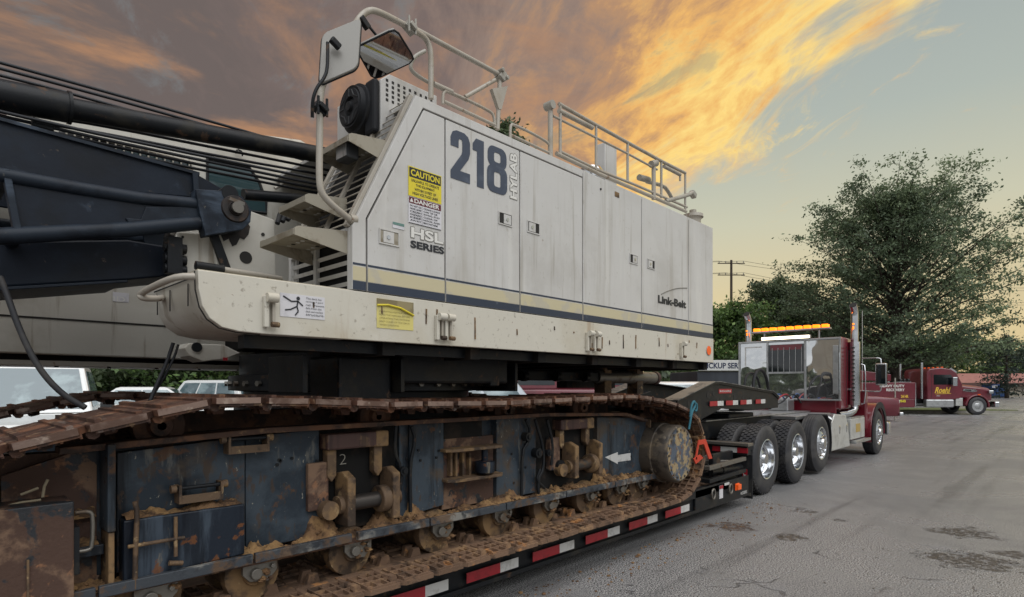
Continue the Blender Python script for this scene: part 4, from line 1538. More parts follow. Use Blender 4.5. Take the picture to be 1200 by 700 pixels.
yl0, ym, yl1 = YH + .032, 3.27, 3.66
for yc, w in ((YH + .05, .045), (ym, .03), (yl1, .035)):
    part(MB().obox(slant(Ls / 2, yc, .012), (Ls, w, .024), Rsl), 'louvre_stile', pipe, None, 0, .003)
ns = 17
Rtilt = Rsl @ Matrix.Rotation(math.radians(14), 3, 'Y')
for i in range(ns):
    s = .03 + i * (Ls - .05) / (ns - 1)
    for ya, yb in ((YH + .075, ym - .017), (ym + .017, yl1 - .02)):
        part(MB().obox(slant(s, (ya + yb) / 2, .006), (.0135, yb - ya, .005), Rtilt), 'louvre_slat', pipe)
# lower upright louvre
yb0, yb1, ybm = YH + .032, 3.74, 3.40
for yc, w in ((YH + .045, .03), (ybm, .03), (yb1, .03)):
    part(MB().box(KX, KX + .03, yc - w / 2, yc + w / 2, ZP, KZ), 'louvre_stile', cream, None, 0, .003)
part(MB().box(KX - .002, KX + .03, ybm + .017, yb1 - .017, 2.44, KZ), 'louvre_header', cream, None, 0, .003)
part(MB().box(KX - .002, KX + .03, YH + .062, ybm - .017, 2.46, KZ), 'louvre_header', cream, None, 0, .003)
for i in range(4):
    z = 2.20 + i * .062
    for ya, yb in ((YH + .062, ybm - .017), (ybm + .017, yb1 - .017)):
        R_ = Matrix.Rotation(math.radians(-20), 3, 'Y')
        part(MB().obox((KX + .018, (ya + yb) / 2, z), (.006, yb - ya, .024), R_), 'louvre_slat', cream)
# far side wall of that bay
part(MB().py([(KX + .03, ZP), (KX + .03, KZ), (RX + .03, ZR), (2.9, ZR), (2.9, ZP)], 3.701, 3.74), 'bay_wall', cream)

# steps: folded perforated trays bolted to the louvre


def step(zc, y0, y1, xf, xb, nm, drop=.09):
    """tray: tread from xf (front) to xb (back), side wings"""
    m_ = MB().box(xf, xb, y0, y1, zc - .004, zc)
    m_.box(xf - .004, xf, y0, y1, zc - .035, zc)
    s = part(m_, nm, grating, None, 0, .002)
    for ya in (y0 - .006, y1 + .0):
        MB().py([(xf, zc + .004), (xf + .02, zc + .016), (xb, zc + drop * .5), (xb, zc - drop), (xf, zc - .035)], ya, ya + .006).build('step_wing', grating, s)
    nx, ny = 3, 7
    for a in range(nx):
        for b in range(ny):
            x = xf + .03 + (xb - xf - .08) * a / (nx - 1)
            y = y0 + .04 + (y1 - y0 - .08) * b / (ny - 1)
            MB().cyl((x, y, zc - .0065), (x, y, zc - .003), .0125, n=10).build('painted_hole', tape_white if (a + b) % 3 else seam, s)  # white discs paint in the bright sky seen through the tread
            MB().cyl((x, y, zc - .001), (x, y, zc + .005), .013, .009, n=8).build('anti_slip_stud', grating, s)
    return s


step(2.455, YH + .06, 3.44, 1.44, KX + .01, 'boarding_step')
step(2.70, YH + .22, 3.50, 1.58, KX + .09, 'boarding_step')
ls = step(3.055, YH + .05, 3.36, 1.76, KX + .26, 'lamp_tray')
m_ = MB().box(1.79, 1.87, 3.06, 3.19, 2.955, 3.045)
wl = part(m_, 'work_lamp', plastic, None, 0, .012)
MB().box(1.784, 1.7895, 3.07, 3.18, 2.965, 3.035).build('lamp_lens', mat('lamp_lens', '9a9a98', .2, 0, [('5d5f60', 60, .45, .6, (.05, 1, .05), .7, None)]), wl)

# ---- hoop rail, mirrors, blower box --------------------------------
part(MB().tube([Q(411, 258, YH + .02), Q(392, 243, YH), Q(379, 230, YH), Q(374, 218, YH), Q(374.5, 170, YH), Q(375, 112, YH), Q(378, 98, YH), Q(392, 75, YH), Q(404, 50, YH), Q(420, 22, YH), Q(430, 13, YH), Q(440, 12, YH),
                Q(466, 25, YH + .05), Q(490, 38, YH + .1), Q(500, 46, YH + .12), Q(505, 60, YH + .12), Q(505, 85, YH + .12), Q(505, 116, YH + .12)], .0185, 12, smooth=2), 'hoop_rail', pipe, None, 60)
part(MB().cyl(Q(410, 257, YH + .02), Q(417, 258, YH + .02), .028, n=12), 'rail_foot', pipe, None, 40)
part(MB().tube([Q(498, 60, YH + .3), Q(486, 66, YH + .3), Q(481, 75, YH + .3), Q(482, 84, YH + .3), Q(500, 96, YH + .3), Q(548, 118, YH + .3)], .014, 10, smooth=2), 'inner_rail', greypipe, None, 60)
for (a, b, y_) in ((480, 33, YH + .06), (375, 128, YH)):
    p = Q(a, b, y_)
    m_ = MB().obox(p, (.075, .05, .05), Matrix.Rotation(math.radians(28), 3, 'Y'))
    m_.obox(p + Vector((.0, -.035, .0)), (.05, .03, .025), Matrix.Rotation(math.radians(28), 3, 'Y'))
    for k in (-1, 1):
        m_.cyl(p + Vector((.025 * k, -.03, -.045)), p + Vector((.025 * k, -.03, .055)), .008, n=8)
    part(m_, 'pipe_clamp', greypipe if a > 400 else blacksteel, None, 0, .004)


def mirror_part(c, u, v, w, h, nm, label):
    """rounded plate mirror: u across, v up; faces u x v"""
    c, u, v = Vector(c), Vector(u).normalized(), Vector(v).normalized()
    n_ = u.cross(v).normalized()
    r = .035

    def outl(g):
        o = []
        for sx, sz, st in ((1, 1, 0), (-1, 1, 90), (-1, -1, 180), (1, -1, 270)):
            for k in range(5):
                t = math.radians(st + 22.5 * k)
                o.append(c + u * (sx * (w / 2 - r - g) + r * math.cos(t)) + v * (sz * (h / 2 - r - g) + r * math.sin(t)))
        return o
    sh = MB().prism(outl(0), n_ * -.02)
    m = part(sh, nm, mat('mirror_shell', '8f8c86', .45, .1), None, 30, .004)
    m['label'] = label
    MB().tube(outl(0), .006, 6, True).build('mirror_rim', rubber, m)
    MB().prism([p + n_ * .004 for p in outl(.008)], n_ * -.003).build('mirror_glass', mirror, m)
    return m


# first mirror: we see its back, turned towards the cab
def quadc(pts, Y):
    q = [Q(a, b, Y) for a, b in pts]
    return sum(q, Vector()) / 4, (q[1] - q[0] + q[2] - q[3]) / 2, (q[0] - q[3] + q[1] - q[2]) / 2


cm, um, vm = quadc([(384, 38), (417, 26), (413, 88), (380, 96)], YH - .06)
um = um + Vector((0, -.10, 0))
cm = Vector(cm)
m1 = mirror_part(cm, -um, vm, um.length + .01, vm.length * .98, 'access_mirror', 'rear of the mirror by the hoop rail')
part(MB().tube([Q(366, 138, YH - .05), Q(366, 118, YH - .08), Q(371, 103, YH - .09), Q(380, 92, YH - .1), Q(384, 80, YH - .1), Q(384, 50, YH - .09)], .009, 8, smooth=2), 'mirror_arm', blacksteel, None, 60)
part(MB().obox(Q(393, 51, YH - .1), (.06, .03, .035), Matrix.Rotation(.5, 3, 'Y')), 'mirror_bracket', blacksteel, None, 0, .006)
# second mirror hangs face down so that it shows the steps and louvres
mc = Q(452, 63, YH - .04)
mn = Vector((.02, -.45, -.89)).normalized()


def onpl(a, b):
    d = ray(a, b)
    o0 = Vector((0, 0, CAMH))
    return o0 + d * ((mc - o0).dot(mn) / d.dot(mn))


cor = [onpl(a, b) for a, b in ((418, 55), (424, 52.5), (456, 37), (462, 35.5), (467, 39), (482, 63), (484.5, 69), (480, 74), (446, 90), (440, 91.5), (435, 89), (420, 62))]
m2 = part(MB().prism(cor, mn * -.02), 'access_mirror', mat('mirror_shell', '8f8c86', .45, .1), None, 30, .003)
m2['label'] = 'mirror glass facing down below the hoop rail'
MB().tube(cor, .006, 6, True).build('mirror_rim', rubber, m2)
cc = sum(cor, Vector()) / len(cor)
MB().prism([cc + (p - cc) * .965 + mn * .004 for p in cor], mn * -.003).build('mirror_glass', mirror, m2)
part(MB().tube([Q(424, 24, YH - .0), Q(434, 33, YH - .02), Q(452, 55, YH - .015)], .008, 8), 'mirror_arm', blacksteel, None, 60)
part(MB().obox(Q(427, 27, YH - .01), (.07, .035, .035), Matrix.Rotation(.7, 3, 'Y')), 'pipe_clamp', blacksteel, None, 0, .005)

# blower box: near face with punched grille, black fan on its front
Yb = YH + .26
xa, xb = X_(446, Yb), X_(512, Yb)
za, zb = Z_(446, 172, Yb), Z_(446, 82, Yb)
m_ = MB().py([(xa, za - .25), (xa, zb - .06), (xa + .07, zb), (xb, zb), (xb, ZR + .001), (xb, za - .1)], Yb, Yb + .55)
bb = part(m_, 'blower_box', cream, None, 0, .006)
for i in range(9):
    for j in range(5):
        x = xa + .04 + i * (xb - xa - .1) / 8
        z = zb - .04 - j * .032
        if z < ZR + .03:
            continue
        MB().box(x, x + .018, Yb - .002, Yb + .001, z - .018, z).build('grille_hole', seam, bb)
fc = Vector((xa - .001, Yb + .2, (za + zb) / 2 + .04))
m_ = MB().lathe([(.0, -.02), (.03, -.02), (.035, .0), (.06, .01), (.065, -.01), (.115, -.01), (.12, .0), (.135, -.005), (.14, .03), (.16, .035), (.165, .10), (.13, .11)], fc + Vector((-.1, 0, 0)), (1, 0, 0), n=32)
fan = part(m_, 'blower_fan', rubber, None, 40)
for k in range(12):
    a = k * math.pi / 6
    MB().obox(fc + Vector((-.108, .09 * math.cos(a), .09 * math.sin(a))), (.012, .05, .008), Matrix.Rotation(-a, 3, 'X') @ Matrix.Rotation(.4, 3, 'Y')).build('fan_blade', plastic, fan)
part(MB().box(xa - .05, xa - .001, Yb + .002, Yb + .12, fc.z - .2, fc.z + .15), 'fan_duct', rubber, None, 0, .02)

# ---- roof rails ----------------------------------------------------
YR = YH + .12


def rt(pts, r, nm='roof_rail', y=YR, m_=pipe, sm=0):
    return part(MB().tube([Q(a, b, y) for a, b in pts], r, 10, smooth=sm), nm, m_, None, 60)


rt([(484, 33), (586, 88)], .018)
rt([(586, 90), (583, 152)], .017, 'rail_post')
rt([(545, 114), (580, 94)], .015, 'rail_brace')
rt([(508, 98), (530, 108)], .016)
rt([(519, 122), (519, 109), (524, 106), (574, 130), (579, 136), (580, 150)], .011, 'toe_rail', sm=2)
rt([(520, 119), (580, 147)], .013, 'toe_rail')
p = Q(587, 90, YR)
m_ = MB().obox(p, (.06, .07, .07), Matrix.Rotation(.45, 3, 'Y'))
m_.cyl(p + Vector((-.02, -.05, .03)), p + Vector((-.02, .05, .03)), .016, n=10)
m_.cyl(p + Vector((.03, -.05, -.01)), p + Vector((.03, .05, -.01)), .016, n=10)
part(m_, 'pipe_clamp', greypipe, None, 0, .006)
part(MB().prism([Q(577, 104, YR - .02), Q(595, 101, YR - .02), Q(588, 128, YR - .02), Q(585, 128, YR - .02)], (0, .03, 0)), 'post_gusset', pipe)
rt([(598, 162), (598, 148), (601, 145), (640, 165), (645, 172), (646, 182)], .011, 'toe_rail', sm=2)
rt([(598, 158), (645, 180)], .011, 'toe_rail')
# tail railing
rt([(645, 124), (645, 186)], .022, 'rail_post')
p = Q(644, 124, YR)
part(MB().cyl(p + Vector((0, -.04, 0)), p + Vector((0, .04, 0)), .035, n=14), 'rail_hinge', greypipe, None, 40)
rt([(655, 122), (699, 147), (735, 167), (775, 189), (803, 203)], .017)
rt([(655, 130), (694, 150)], .022, 'stowed_tube')
rt([(648, 136), (735, 180), (770, 199)], .011)
rt([(657, 178), (700, 199), (745, 217), (805, 243)], .013)
rt([(652, 180), (700, 203), (804, 248)], .018, 'rail_base')
for a, b, c, r in ((656.5, 121, 182, .014), (698.5, 146, 200, .013), (735.5, 166, 214, .013), (775, 188, 232, .013), (803, 202, 246, .012)):
    rt([(a, b), (a, c)], r, 'rail_post')
rt([(778, 195), (797, 205)], .02, 'stowed_tube')
rt([(797, 204), (797, 212)], .012, 'stowed_tube')
rt([(766, 193), (766, 234)], .022, 'rail_post')
p = Q(766, 192, YR)
part(MB().cyl(p + Vector((-.05, 0, -.02)), p + Vector((.05, 0, .02)), .035, n=14), 'rail_hinge', greypipe, None, 40)
p0, p1 = X_(709, YR + .25), X_(723, YR + .25)
part(MB().box(p0, p1, YR + .25, YR + .38, ZR, Z_(716, 170, YR + .25)), 'exhaust_box', cream, None, 0, .01)
p = Q(700, 200, YR + .3)
m_ = MB().lathe([(.0, .22), (.10, .21), (.13, .16), (.13, .10), (.11, .09), (.11, -.1), (.0, -.1)], (p.x - .1, p.y, ZR + .1), (0, 0, 1), n=24)
part(m_, 'air_cleaner', chrome, None, 40)
rt([(749, 208), (760, 211)], .032, 'pipe_stub', YR + .1, greypipe)
rt([(758, 213), (778, 218), (784, 226), (789, 236)], .02, 'pipe_stub', YR + .15, greypipe, 1)
rt([(780, 236), (806, 229), (811, 226)], .022, 'pipe_stub', YR, greypipe, 1)
p = Q(812, 228, YR + .02)
part(MB().obox(p, (.09, .06, .06), Matrix.Rotation(.4, 3, 'Y')), 'pipe_clamp', greypipe, None, 0, .01)
p = Q(812, 246, YR + .1)
m_ = MB().lathe([(.0, .12), (.04, .12), (.04, .07), (.115, .065), (.12, .03), (.10, .025), (.09, .0), (.09, -.12), (.0, -.12)], (p.x, p.y, ZR + .12), (0, 0, 1), n=24)
part(m_, 'filler_cap', pipe, None, 40)

# ---- things hung under the tail ------------------------------------
mb = MB()
mb.box(3.9, 6.6, 3.85, 3.97, 1.66, 1.76)
part(mb, 'tail_beam', blacksteel, None, 0, .01)
mb = MB()
mb.box(3.2, 3.3, 3.3, 3.4, 1.6, 1.87)
part(mb, 'hanger_post', blacksteel, None, 0, .01)
for xx in (5.55, 6.25, 6.75):
    if xx < 6.4:
        part(MB().box(xx, xx + .14, 3.84, 3.99, 1.50, 1.66 + .2), 'hanger_plate', ochre, None, 0, .006)
m_ = MB().cyl((5.45, 3.9, 1.71), (6.75, 3.9, 1.71), .075, n=16)
part(m_, 'counterweight_cylinder', steel, None, 40)
part(MB().cyl((6.74, 3.9, 1.71), (6.80, 3.9, 1.71), .085, n=16), 'cylinder_end', redrust, None, 40)
part(MB().box(5.3, 6.3, 4.2, 4.35, 1.58, 1.86), 'tail_beam', blacksteel)
part(MB().box(2.5, 4.4, 4.9, 5.0, 1.60, 1.87), 'tail_beam', blacksteel)
for xx in (4.1, 4.6, 5.1):
    part(MB().cyl((xx, 3.80, 1.70), (xx + .06, 3.80, 1.70), .05, n=12), 'beam_roller', blacksteel, None, 40)

# ---- boom foot, mast, ropes ----------------------------------------
YB0 = 3.80           # near leg of the boom


def bt(pts, r, nm, Y, m_=boomblue, n=14, sm=0):
    return part(MB().tube([Q(a, b, Y) for a, b in pts], r, n, smooth=sm), nm, m_, None, 60)


def bpl(pts, nm, Y, th, m_=boomblue, bev=.004):
    return part(MB().prism([Q(a, b, Y) for a, b in pts], (0, th, 0)), nm, m_, None, 0, bev)


for k, dy in enumerate((0, 1.16)):
    Y = YB0 + dy

    def at(px, py):
        p = Q(px, py, YB0)
        return Vector((p.x, Y, p.z))

    def tube(pts, r, nm, m_=boomblue, sm=0):
        return part(MB().tube([at(a, b) for a, b in pts], r, 14, smooth=sm), nm, m_, None, 60)

    def plate(pts, nm, th, m_=boomblue, off=0.0):
        return part(MB().prism([at(a, b) + Vector((0, off, 0)) for a, b in pts], (0, th, 0)), nm, m_, None, 0, .004)
    tube([(-260, 172), (0, 205), (90, 221), (165, 233), (238, 240)], .036, 'boom_chord', boomworn)
    tube([(-260, 290), (0, 277), (60, 274), (150, 269), (236, 261)], .042, 'boom_chord', boomworn)
    plate([(12, 210), (240, 240), (240, 262), (22, 272)], 'boom_web_plate', .02, boomblue, -.006)
    plate([(2, 200), (11, 200), (26, 276), (16, 276)], 'boom_stiffener', .06, boomworn, -.03)
    # pale worn patch where the web meets the foot
    plate([(170, 243), (236, 243), (236, 258), (150, 262), (146, 256), (164, 258)], 'boom_gusset', .01, boomworn, -.018)
    plate([(226, 224), (262, 226), (280, 232), (291, 248), (290, 262), (281, 271), (238, 278), (231, 252)], 'boom_foot', .10, boomworn, -.05)
    p = at(272, 247)
    ey = part(MB().lathe([(.02, -.07), (.04, -.07), (.045, -.06), (.078, -.06), (.085, -.05), (.085, .07)], p, (0, 1, 0), n=28), 'foot_eye', mat('greasy_eye', '2a2320', .5, 0, [('4a3628', 9, .5, .68, U, .8, .6), ('141112', 6, .5, .66, U, .8, .3)], .1, 40), None, 40)
    MB().cyl(p + Vector((0, -.10, 0)), p + Vector((0, -.08, 0)), .035, n=16).build('foot_pin', steel, ey)
    MB().bar(p + Vector((-.05, -.09, .045)), p + Vector((.04, -.09, .03)), .012, .02).build('pin_keeper', steel, ey)
    part(MB().cyl(at(266, 229) + Vector((0, -.054, 0)), at(266, 229) + Vector((0, .05, 0)), .05, n=18), 'foot_knuckle', blacksteel, None, 40)
# cross lacing of the boom
for px_, py_ in ((6, 202), (20, 275), (-200, 180), (-200, 287)):
    p = Q(px_, py_, YB0)
    part(MB().cyl(p, p + Vector((0, 1.16, 0)), .03, n=12), 'boom_lacing', boomblue, None, 60)
# deep side plate of the folded mast above
for Y in (YB0 + .18, YB0 + .98):
    pts = [Q(a, b, YB0 + .18) for a, b in ((-200, 78), (0, 142), (232, 205), (262, 222), (262, 234), (120, 222), (0, 200), (-200, 168))]
    part(MB().prism([Vector((p.x, Y, p.z)) for p in pts], (0, .03, 0)), 'mast_side_plate', boomblue, None, 0, .004)
    pts = [Q(a, b, YB0 + .16) for a, b in ((-200, 74), (0, 137), (234, 202), (234, 205.5), (0, 141), (-200, 78))]
    part(MB().prism([Vector((p.x, Y - .02, p.z)) for p in pts], (0, .07, 0)), 'mast_flange', boomworn)
    pts = [Q(a, b, YB0 + .15) for a, b in ((226, 203), (232, 203), (234, 236), (228, 236))]
    part(MB().prism([Vector((p.x, Y - .03, p.z)) for p in pts], (0, .06, 0)), 'mast_rib', boomworn)
# big backstay tube with its sleeve
YM = YB0 + .45
bt([(-260, 62), (82, 127)], .085, 'backstay_sleeve', YM, blacksteel, 24)
bt([(80, 127), (400, 186)], .062, 'backstay_tube', YM, blacksteel, 24)
p, q = Q(79, 126, YM), Q(83, 127, YM)
part(MB().cyl(p, q, .094, n=24), 'sleeve_collar', blacksteel, None, 40)
part(MB().obox(Q(50, 147, YM), (.1, .06, .05), Matrix.Identity(3)), 'sleeve_clamp', blacksteel, None, 0, .006)
bt([(285, 228), (430, 240)], .04, 'foot_strut', YB0 + .5, blacksteel, 16)
# ropes
ropes = [((-150, 34), (0, 73), (250, 143), (385, 183), YM + .1), ((-150, 42), (0, 80), (180, 129), (385, 189), YM + .2), ((-150, 52), (0, 88), (110, 117), (385, 196), YM + .3),
         ((-150, 95), (0, 131), (150, 165), (385, 213), YB0 + .4), ((-150, 99), (0, 136), (150, 170), (385, 219), YB0 + .5), ((-150, 103), (0, 141), (150, 176), (385, 224), YB0 + .6),
         ((-150, 107), (0, 146), (150, 182), (385, 229), YB0 + .7), ((40, 135), (120, 147), (260, 175), (400, 203), YB0 + .55), ((60, 146), (150, 162), (260, 184), (400, 209), YB0 + .65)]
for r in ropes:
    Y = r[4]
    part(MB().tube([Q(a, b, Y) for a, b in r[:4]], .0105, 8, smooth=1), 'wire_rope', rope_m, None, 60)
# plates below the boom
bpl([(-160, 270), (6, 283), (150, 281), (214, 292), (214, 322), (150, 328), (6, 336), (-160, 350)], 'luffing_box', YB0 + .25, .5, boomblue, .01)
bpl([(-160, 345), (8, 336), (150, 328), (150, 331), (8, 340), (-160, 350)], 'luffing_flange', YB0 + .22, .56, boomworn)
# hydraulic block with hoses at the end of it
p = Q(203, 300, YB0 + .1)
m_ = MB()
for dz in (-.08, -.02, .05):
    m_.cyl(p + Vector((-.05, 0, dz)), p + Vector((.07, 0, dz)), .03, n=12)
m_.obox(p, (.08, .08, .22), Matrix.Identity(3))
part(m_, 'hydraulic_block', blacksteel, None, 40)
# cream boom foot brackets on the deck
for Y in (YB0 + .08, YB0 + .16, YB0 + .97, YB0 + 1.25):
    pts = [Q(a, b, YB0 + .08) for a, b in ((256, 345), (250, 268), (264, 235), (290, 246), (322, 258), (324, 345))]
    pts2 = [Vector((p.x, Y, max(p.z, ZP))) for p in pts]
    pts2[0].z = pts2[-1].z = ZP
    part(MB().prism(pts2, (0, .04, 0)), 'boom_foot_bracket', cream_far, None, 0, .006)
p = Q(288, 302, YB0 + .08)
part(MB().cyl((p.x, p.y - .004, p.z), (p.x, p.y + .01, p.z), .04, n=20), 'bracket_hole', seam)
p = Q(308, 275, YB0 + .08)
part(MB().cyl((p.x, p.y - .004, p.z), (p.x, p.y + .01, p.z), .012, n=10), 'bracket_hole', seam)
pts = [Q(a, b, YB0 + .12) for a, b in ((209, 345), (209, 272), (252, 275), (262, 345))]
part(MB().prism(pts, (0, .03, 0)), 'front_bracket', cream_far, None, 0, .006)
for i in range(6):
    p = Q(214, 278 + i * 10, YB0 + .12)
    part(MB().cyl((p.x, p.y - .006, p.z), (p.x, p.y, p.z), .008, n=6), 'bolt', blacksteel)
part(MB().bar(Q(250, 275, YB0 + .05), Q(266, 318, YB0 + .05), .03, .05), 'bracket_stay', blacksteel)
part(MB().cyl(Q(230, 311, YB0 - .15), Q(330, 327, YB0 - .15), .018, n=10), 'hydraulic_line', pipe, None, 60)
part(MB().cyl(Q(229, 311, YB0 - .16), Q(262, 316, YB0 - .16), .026, n=12), 'hose_fitting', blacksteel, None, 60)
# hoses behind the steps
for i in range(5):
    a = Vector((1.62 + i * .03, 3.74 + .03 * i, 2.2))
    part(MB().tube([Q(325 + i * 6, 262 - i * 2, 3.78), Q(330 + i * 8, 245 - i * 2, 3.82), Q(350 + i * 6, 238 + i * 2, 3.86), Q(362 + i * 3, 252 + i, 3.9)], .016, 8, smooth=2), 'hydraulic_hose', rubber, None, 60)

# ---- operator cab on the far side ----------------------------------
YC = 4.98
x0, x1 = .05, 2.62
cabp = [(x0, 1.80), (x1, 1.80), (x1, 3.62), (2.3, 3.70), (.45, 3.52), (.2, 3.3), (x0, 2.5)]
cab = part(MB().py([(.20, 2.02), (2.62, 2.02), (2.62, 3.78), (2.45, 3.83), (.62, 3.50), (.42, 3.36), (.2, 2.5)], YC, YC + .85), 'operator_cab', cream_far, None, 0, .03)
# glazing of the near wall
for pts in (((242, 190), (318, 212), (330, 240), (330, 256), (276, 248), (244, 228)), ((276, 236), (328, 240), (326, 262), (284, 256))):
    pass


def cabpane(pts, nm='window', m_=glass):
    w_ = MB().prism([Q(a, b, YC - .006) for a, b in pts], (0, .005, 0)).build(nm, m_, cab)
    c = [Q(a, b, YC - .008) for a, b in pts]
    MB().tube(c, .012, 6, True).build('window_seal', rubber, cab)
    return w_


cabpane([(243, 186), (292, 196), (304, 214), (312, 236), (312, 250), (262, 244), (243, 236)], 'side_window', mat('cab_glass', '33474a', .06, 0, spec=.9))
cabpane([(70, 156), (130, 168), (222, 190), (228, 208), (150, 206), (70, 186)], 'front_side_window', mat('cab_glass', '33474a', .06, 0, spec=.9))
# guard bars over the front side window
for i in range(16):
    px_ = 78 + i * 9.6
    MB().cyl(Q(px_, 152 + (px_ - 78) * .235, YC - .03), Q(px_, 192 + (px_ - 78) * .1, YC - .03), .006, n=6).build('guard_bar', pipe, cab)
for (a, b, c, d) in ((74, 153, 226, 190), (74, 163, 226, 199), (74, 186, 226, 210)):
    MB().cyl(Q(a, b, YC - .03), Q(c, d, YC - .03), .007, n=6).build('guard_rail', pipe, cab)
MB().tube([Q(322, 221, YC - .05), Q(338, 212, YC - .06), Q(352, 202, YC - .06), Q(362, 198, YC - .06), Q(372, 200, YC - .05)], .014, 8, smooth=1).build('grab_handle', pipe, cab)
MB().tube([Q(276, 180, YC - .02), Q(278, 175, YC - .04), Q(284, 178, YC - .04), Q(284, 183, YC - .02)], .007, 6, smooth=1).build('roof_hook', blacksteel, cab)
# walkway box beneath the cab
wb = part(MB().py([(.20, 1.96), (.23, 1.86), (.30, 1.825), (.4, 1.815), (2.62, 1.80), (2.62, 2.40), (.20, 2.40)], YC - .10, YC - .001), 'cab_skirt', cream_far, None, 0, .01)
MB().box(.2, 2.6, YC - .1035, YC - .0995, 2.045, 2.058).build('skirt_seam', seam, wb)
text('skirt_note', 'ID', Q(133, 353, YC - .103), (.07, 0, 0), (0, 0, .035), white_ink, wb, .0)
MB().box(Q(133, 353, YC - .1).x - .005, Q(151, 353, YC - .1).x, YC - .1025, YC - .0995, Z_(140, 354, YC - .1), Z_(140, 343, YC - .1)).build('skirt_sticker', paper, wb)
part(MB().box(-.3, 2.6, YC - .02, YC + .5, 1.74, 1.775), 'cab_rail', pipe, None, 0, .004)
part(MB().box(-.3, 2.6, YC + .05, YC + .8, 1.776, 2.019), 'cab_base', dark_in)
for i in range(7):
    x = .4 + i * .3
    part(MB().cyl((x, YC + .0, 1.73), (x, YC + .0, 1.74), .012, n=6), 'bolt', blacksteel)
# tapered bracket under the deck nose
pts = [Q(a, b, 3.9) for a, b in ((216, 408), (222, 402), (234, 403), (262, 404), (282, 414), (264, 421), (238, 424), (222, 417))]
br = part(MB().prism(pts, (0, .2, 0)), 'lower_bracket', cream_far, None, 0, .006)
p = Q(231, 407, 3.89)
MB().cyl(p, p + Vector((0, .02, 0)), .03, n=16).build('bracket_pin', blacksteel, br)
p = Q(264, 421, 3.89)
MB().obox(p, (.025, .012, .02), Matrix.Identity(3)).build('red_tag', tape_red, br)

# hoses hanging from the boom to the track
hs = MB().tube([Q(0, 325, 3.55), Q(8, 345, 3.5), Q(24, 390, 3.4), Q(45, 432, 3.3), Q(72, 462, 3.25), Q(100, 478, 3.2)], .013, 8, smooth=2)
part(hs, 'hanging_cable', rubber, None, 60)
part(MB().tube([Q(203, 402, 3.6), Q(196, 424, 3.6), Q(184, 450, 3.55), Q(176, 470, 3.5)], .010, 8, smooth=2), 'hanging_cable', rubber, None, 60)
part(MB().tube([Q(209, 404, 3.6), Q(204, 420, 3.6), Q(188, 450, 3.58), Q(172, 474, 3.5)], .007, 8, smooth=2), 'hanging_cable', rubber, None, 60)


g_ = mat('grease_run', '1c1816', .35, 0, [('3a2c22', 9, .5, .68, U, .7, .6)])
pts = [Q(a, b, YB0 + .078) for a, b in ((258, 262), (288, 258), (293, 266), (291, 275), (286, 281), (281, 279), (277, 287), (272, 289), (268, 280), (262, 283), (258, 274))]
part(MB().prism(pts, (0, -.003, 0)), 'grease_run', g_)

# ================================================================== WHEELS (shared builder)
WHEELS = {}


def wheel_meshes(kind):
    """local: axis along y, outer face towards -y at y=0, wheel centre at the origin of x,z"""
    r, w = .52, .28
    d = {}
    if kind == 'rib':
        prof = [(.29, .02), (.33, .004), (.42, 0), (.475, .012), (.505, .035)]
        for k in range(5):
            a = .04 + k * .042
            prof += [(.52, a), (.52, a + .033), (.508, a + .035), (.508, a + .04)]
        prof += [(.52, w - .04), (.50, w - .03), (.46, w - .008), (.33, w), (.29, w - .02)]
        d['tyre'] = MB().lathe(prof, (0, 0, 0), n=56)
    else:
        prof = [(.29, .02), (.33, .004), (.42, 0), (.47, .012), (.495, .03), (.503, .045), (.503, w - .045), (.49, w - .03), (.46, w - .008), (.33, w), (.29, w - .02)]
        t = MB().lathe(prof, (0, 0, 0), n=56)
        nb = 44
        for row in range(5):
            ya = .028 + row * .046
            for k in range(nb):
                a = 2 * math.pi * (k + (row % 2) * .5) / nb
                da = 2 * math.pi / nb * .36
                vs_ = []
                for rr in (.49 if row in (0, 4) else .50, .521 if row not in (0, 4) else .517):
                    for (aa, yy) in ((a - da, ya), (a + da, ya + .008), (a + da, ya + .042), (a - da, ya + .034)):
                        vs_.append((rr * math.cos(aa), yy, rr * math.sin(aa)))
                t.add(vs_, [(0, 1, 2, 3), (7, 6, 5, 4), (0, 4, 5, 1), (1, 5, 6, 2), (2, 6, 7, 3), (3, 7, 4, 0)])
        d['tyre'] = t
    return d


def lettering_ring():
    return None


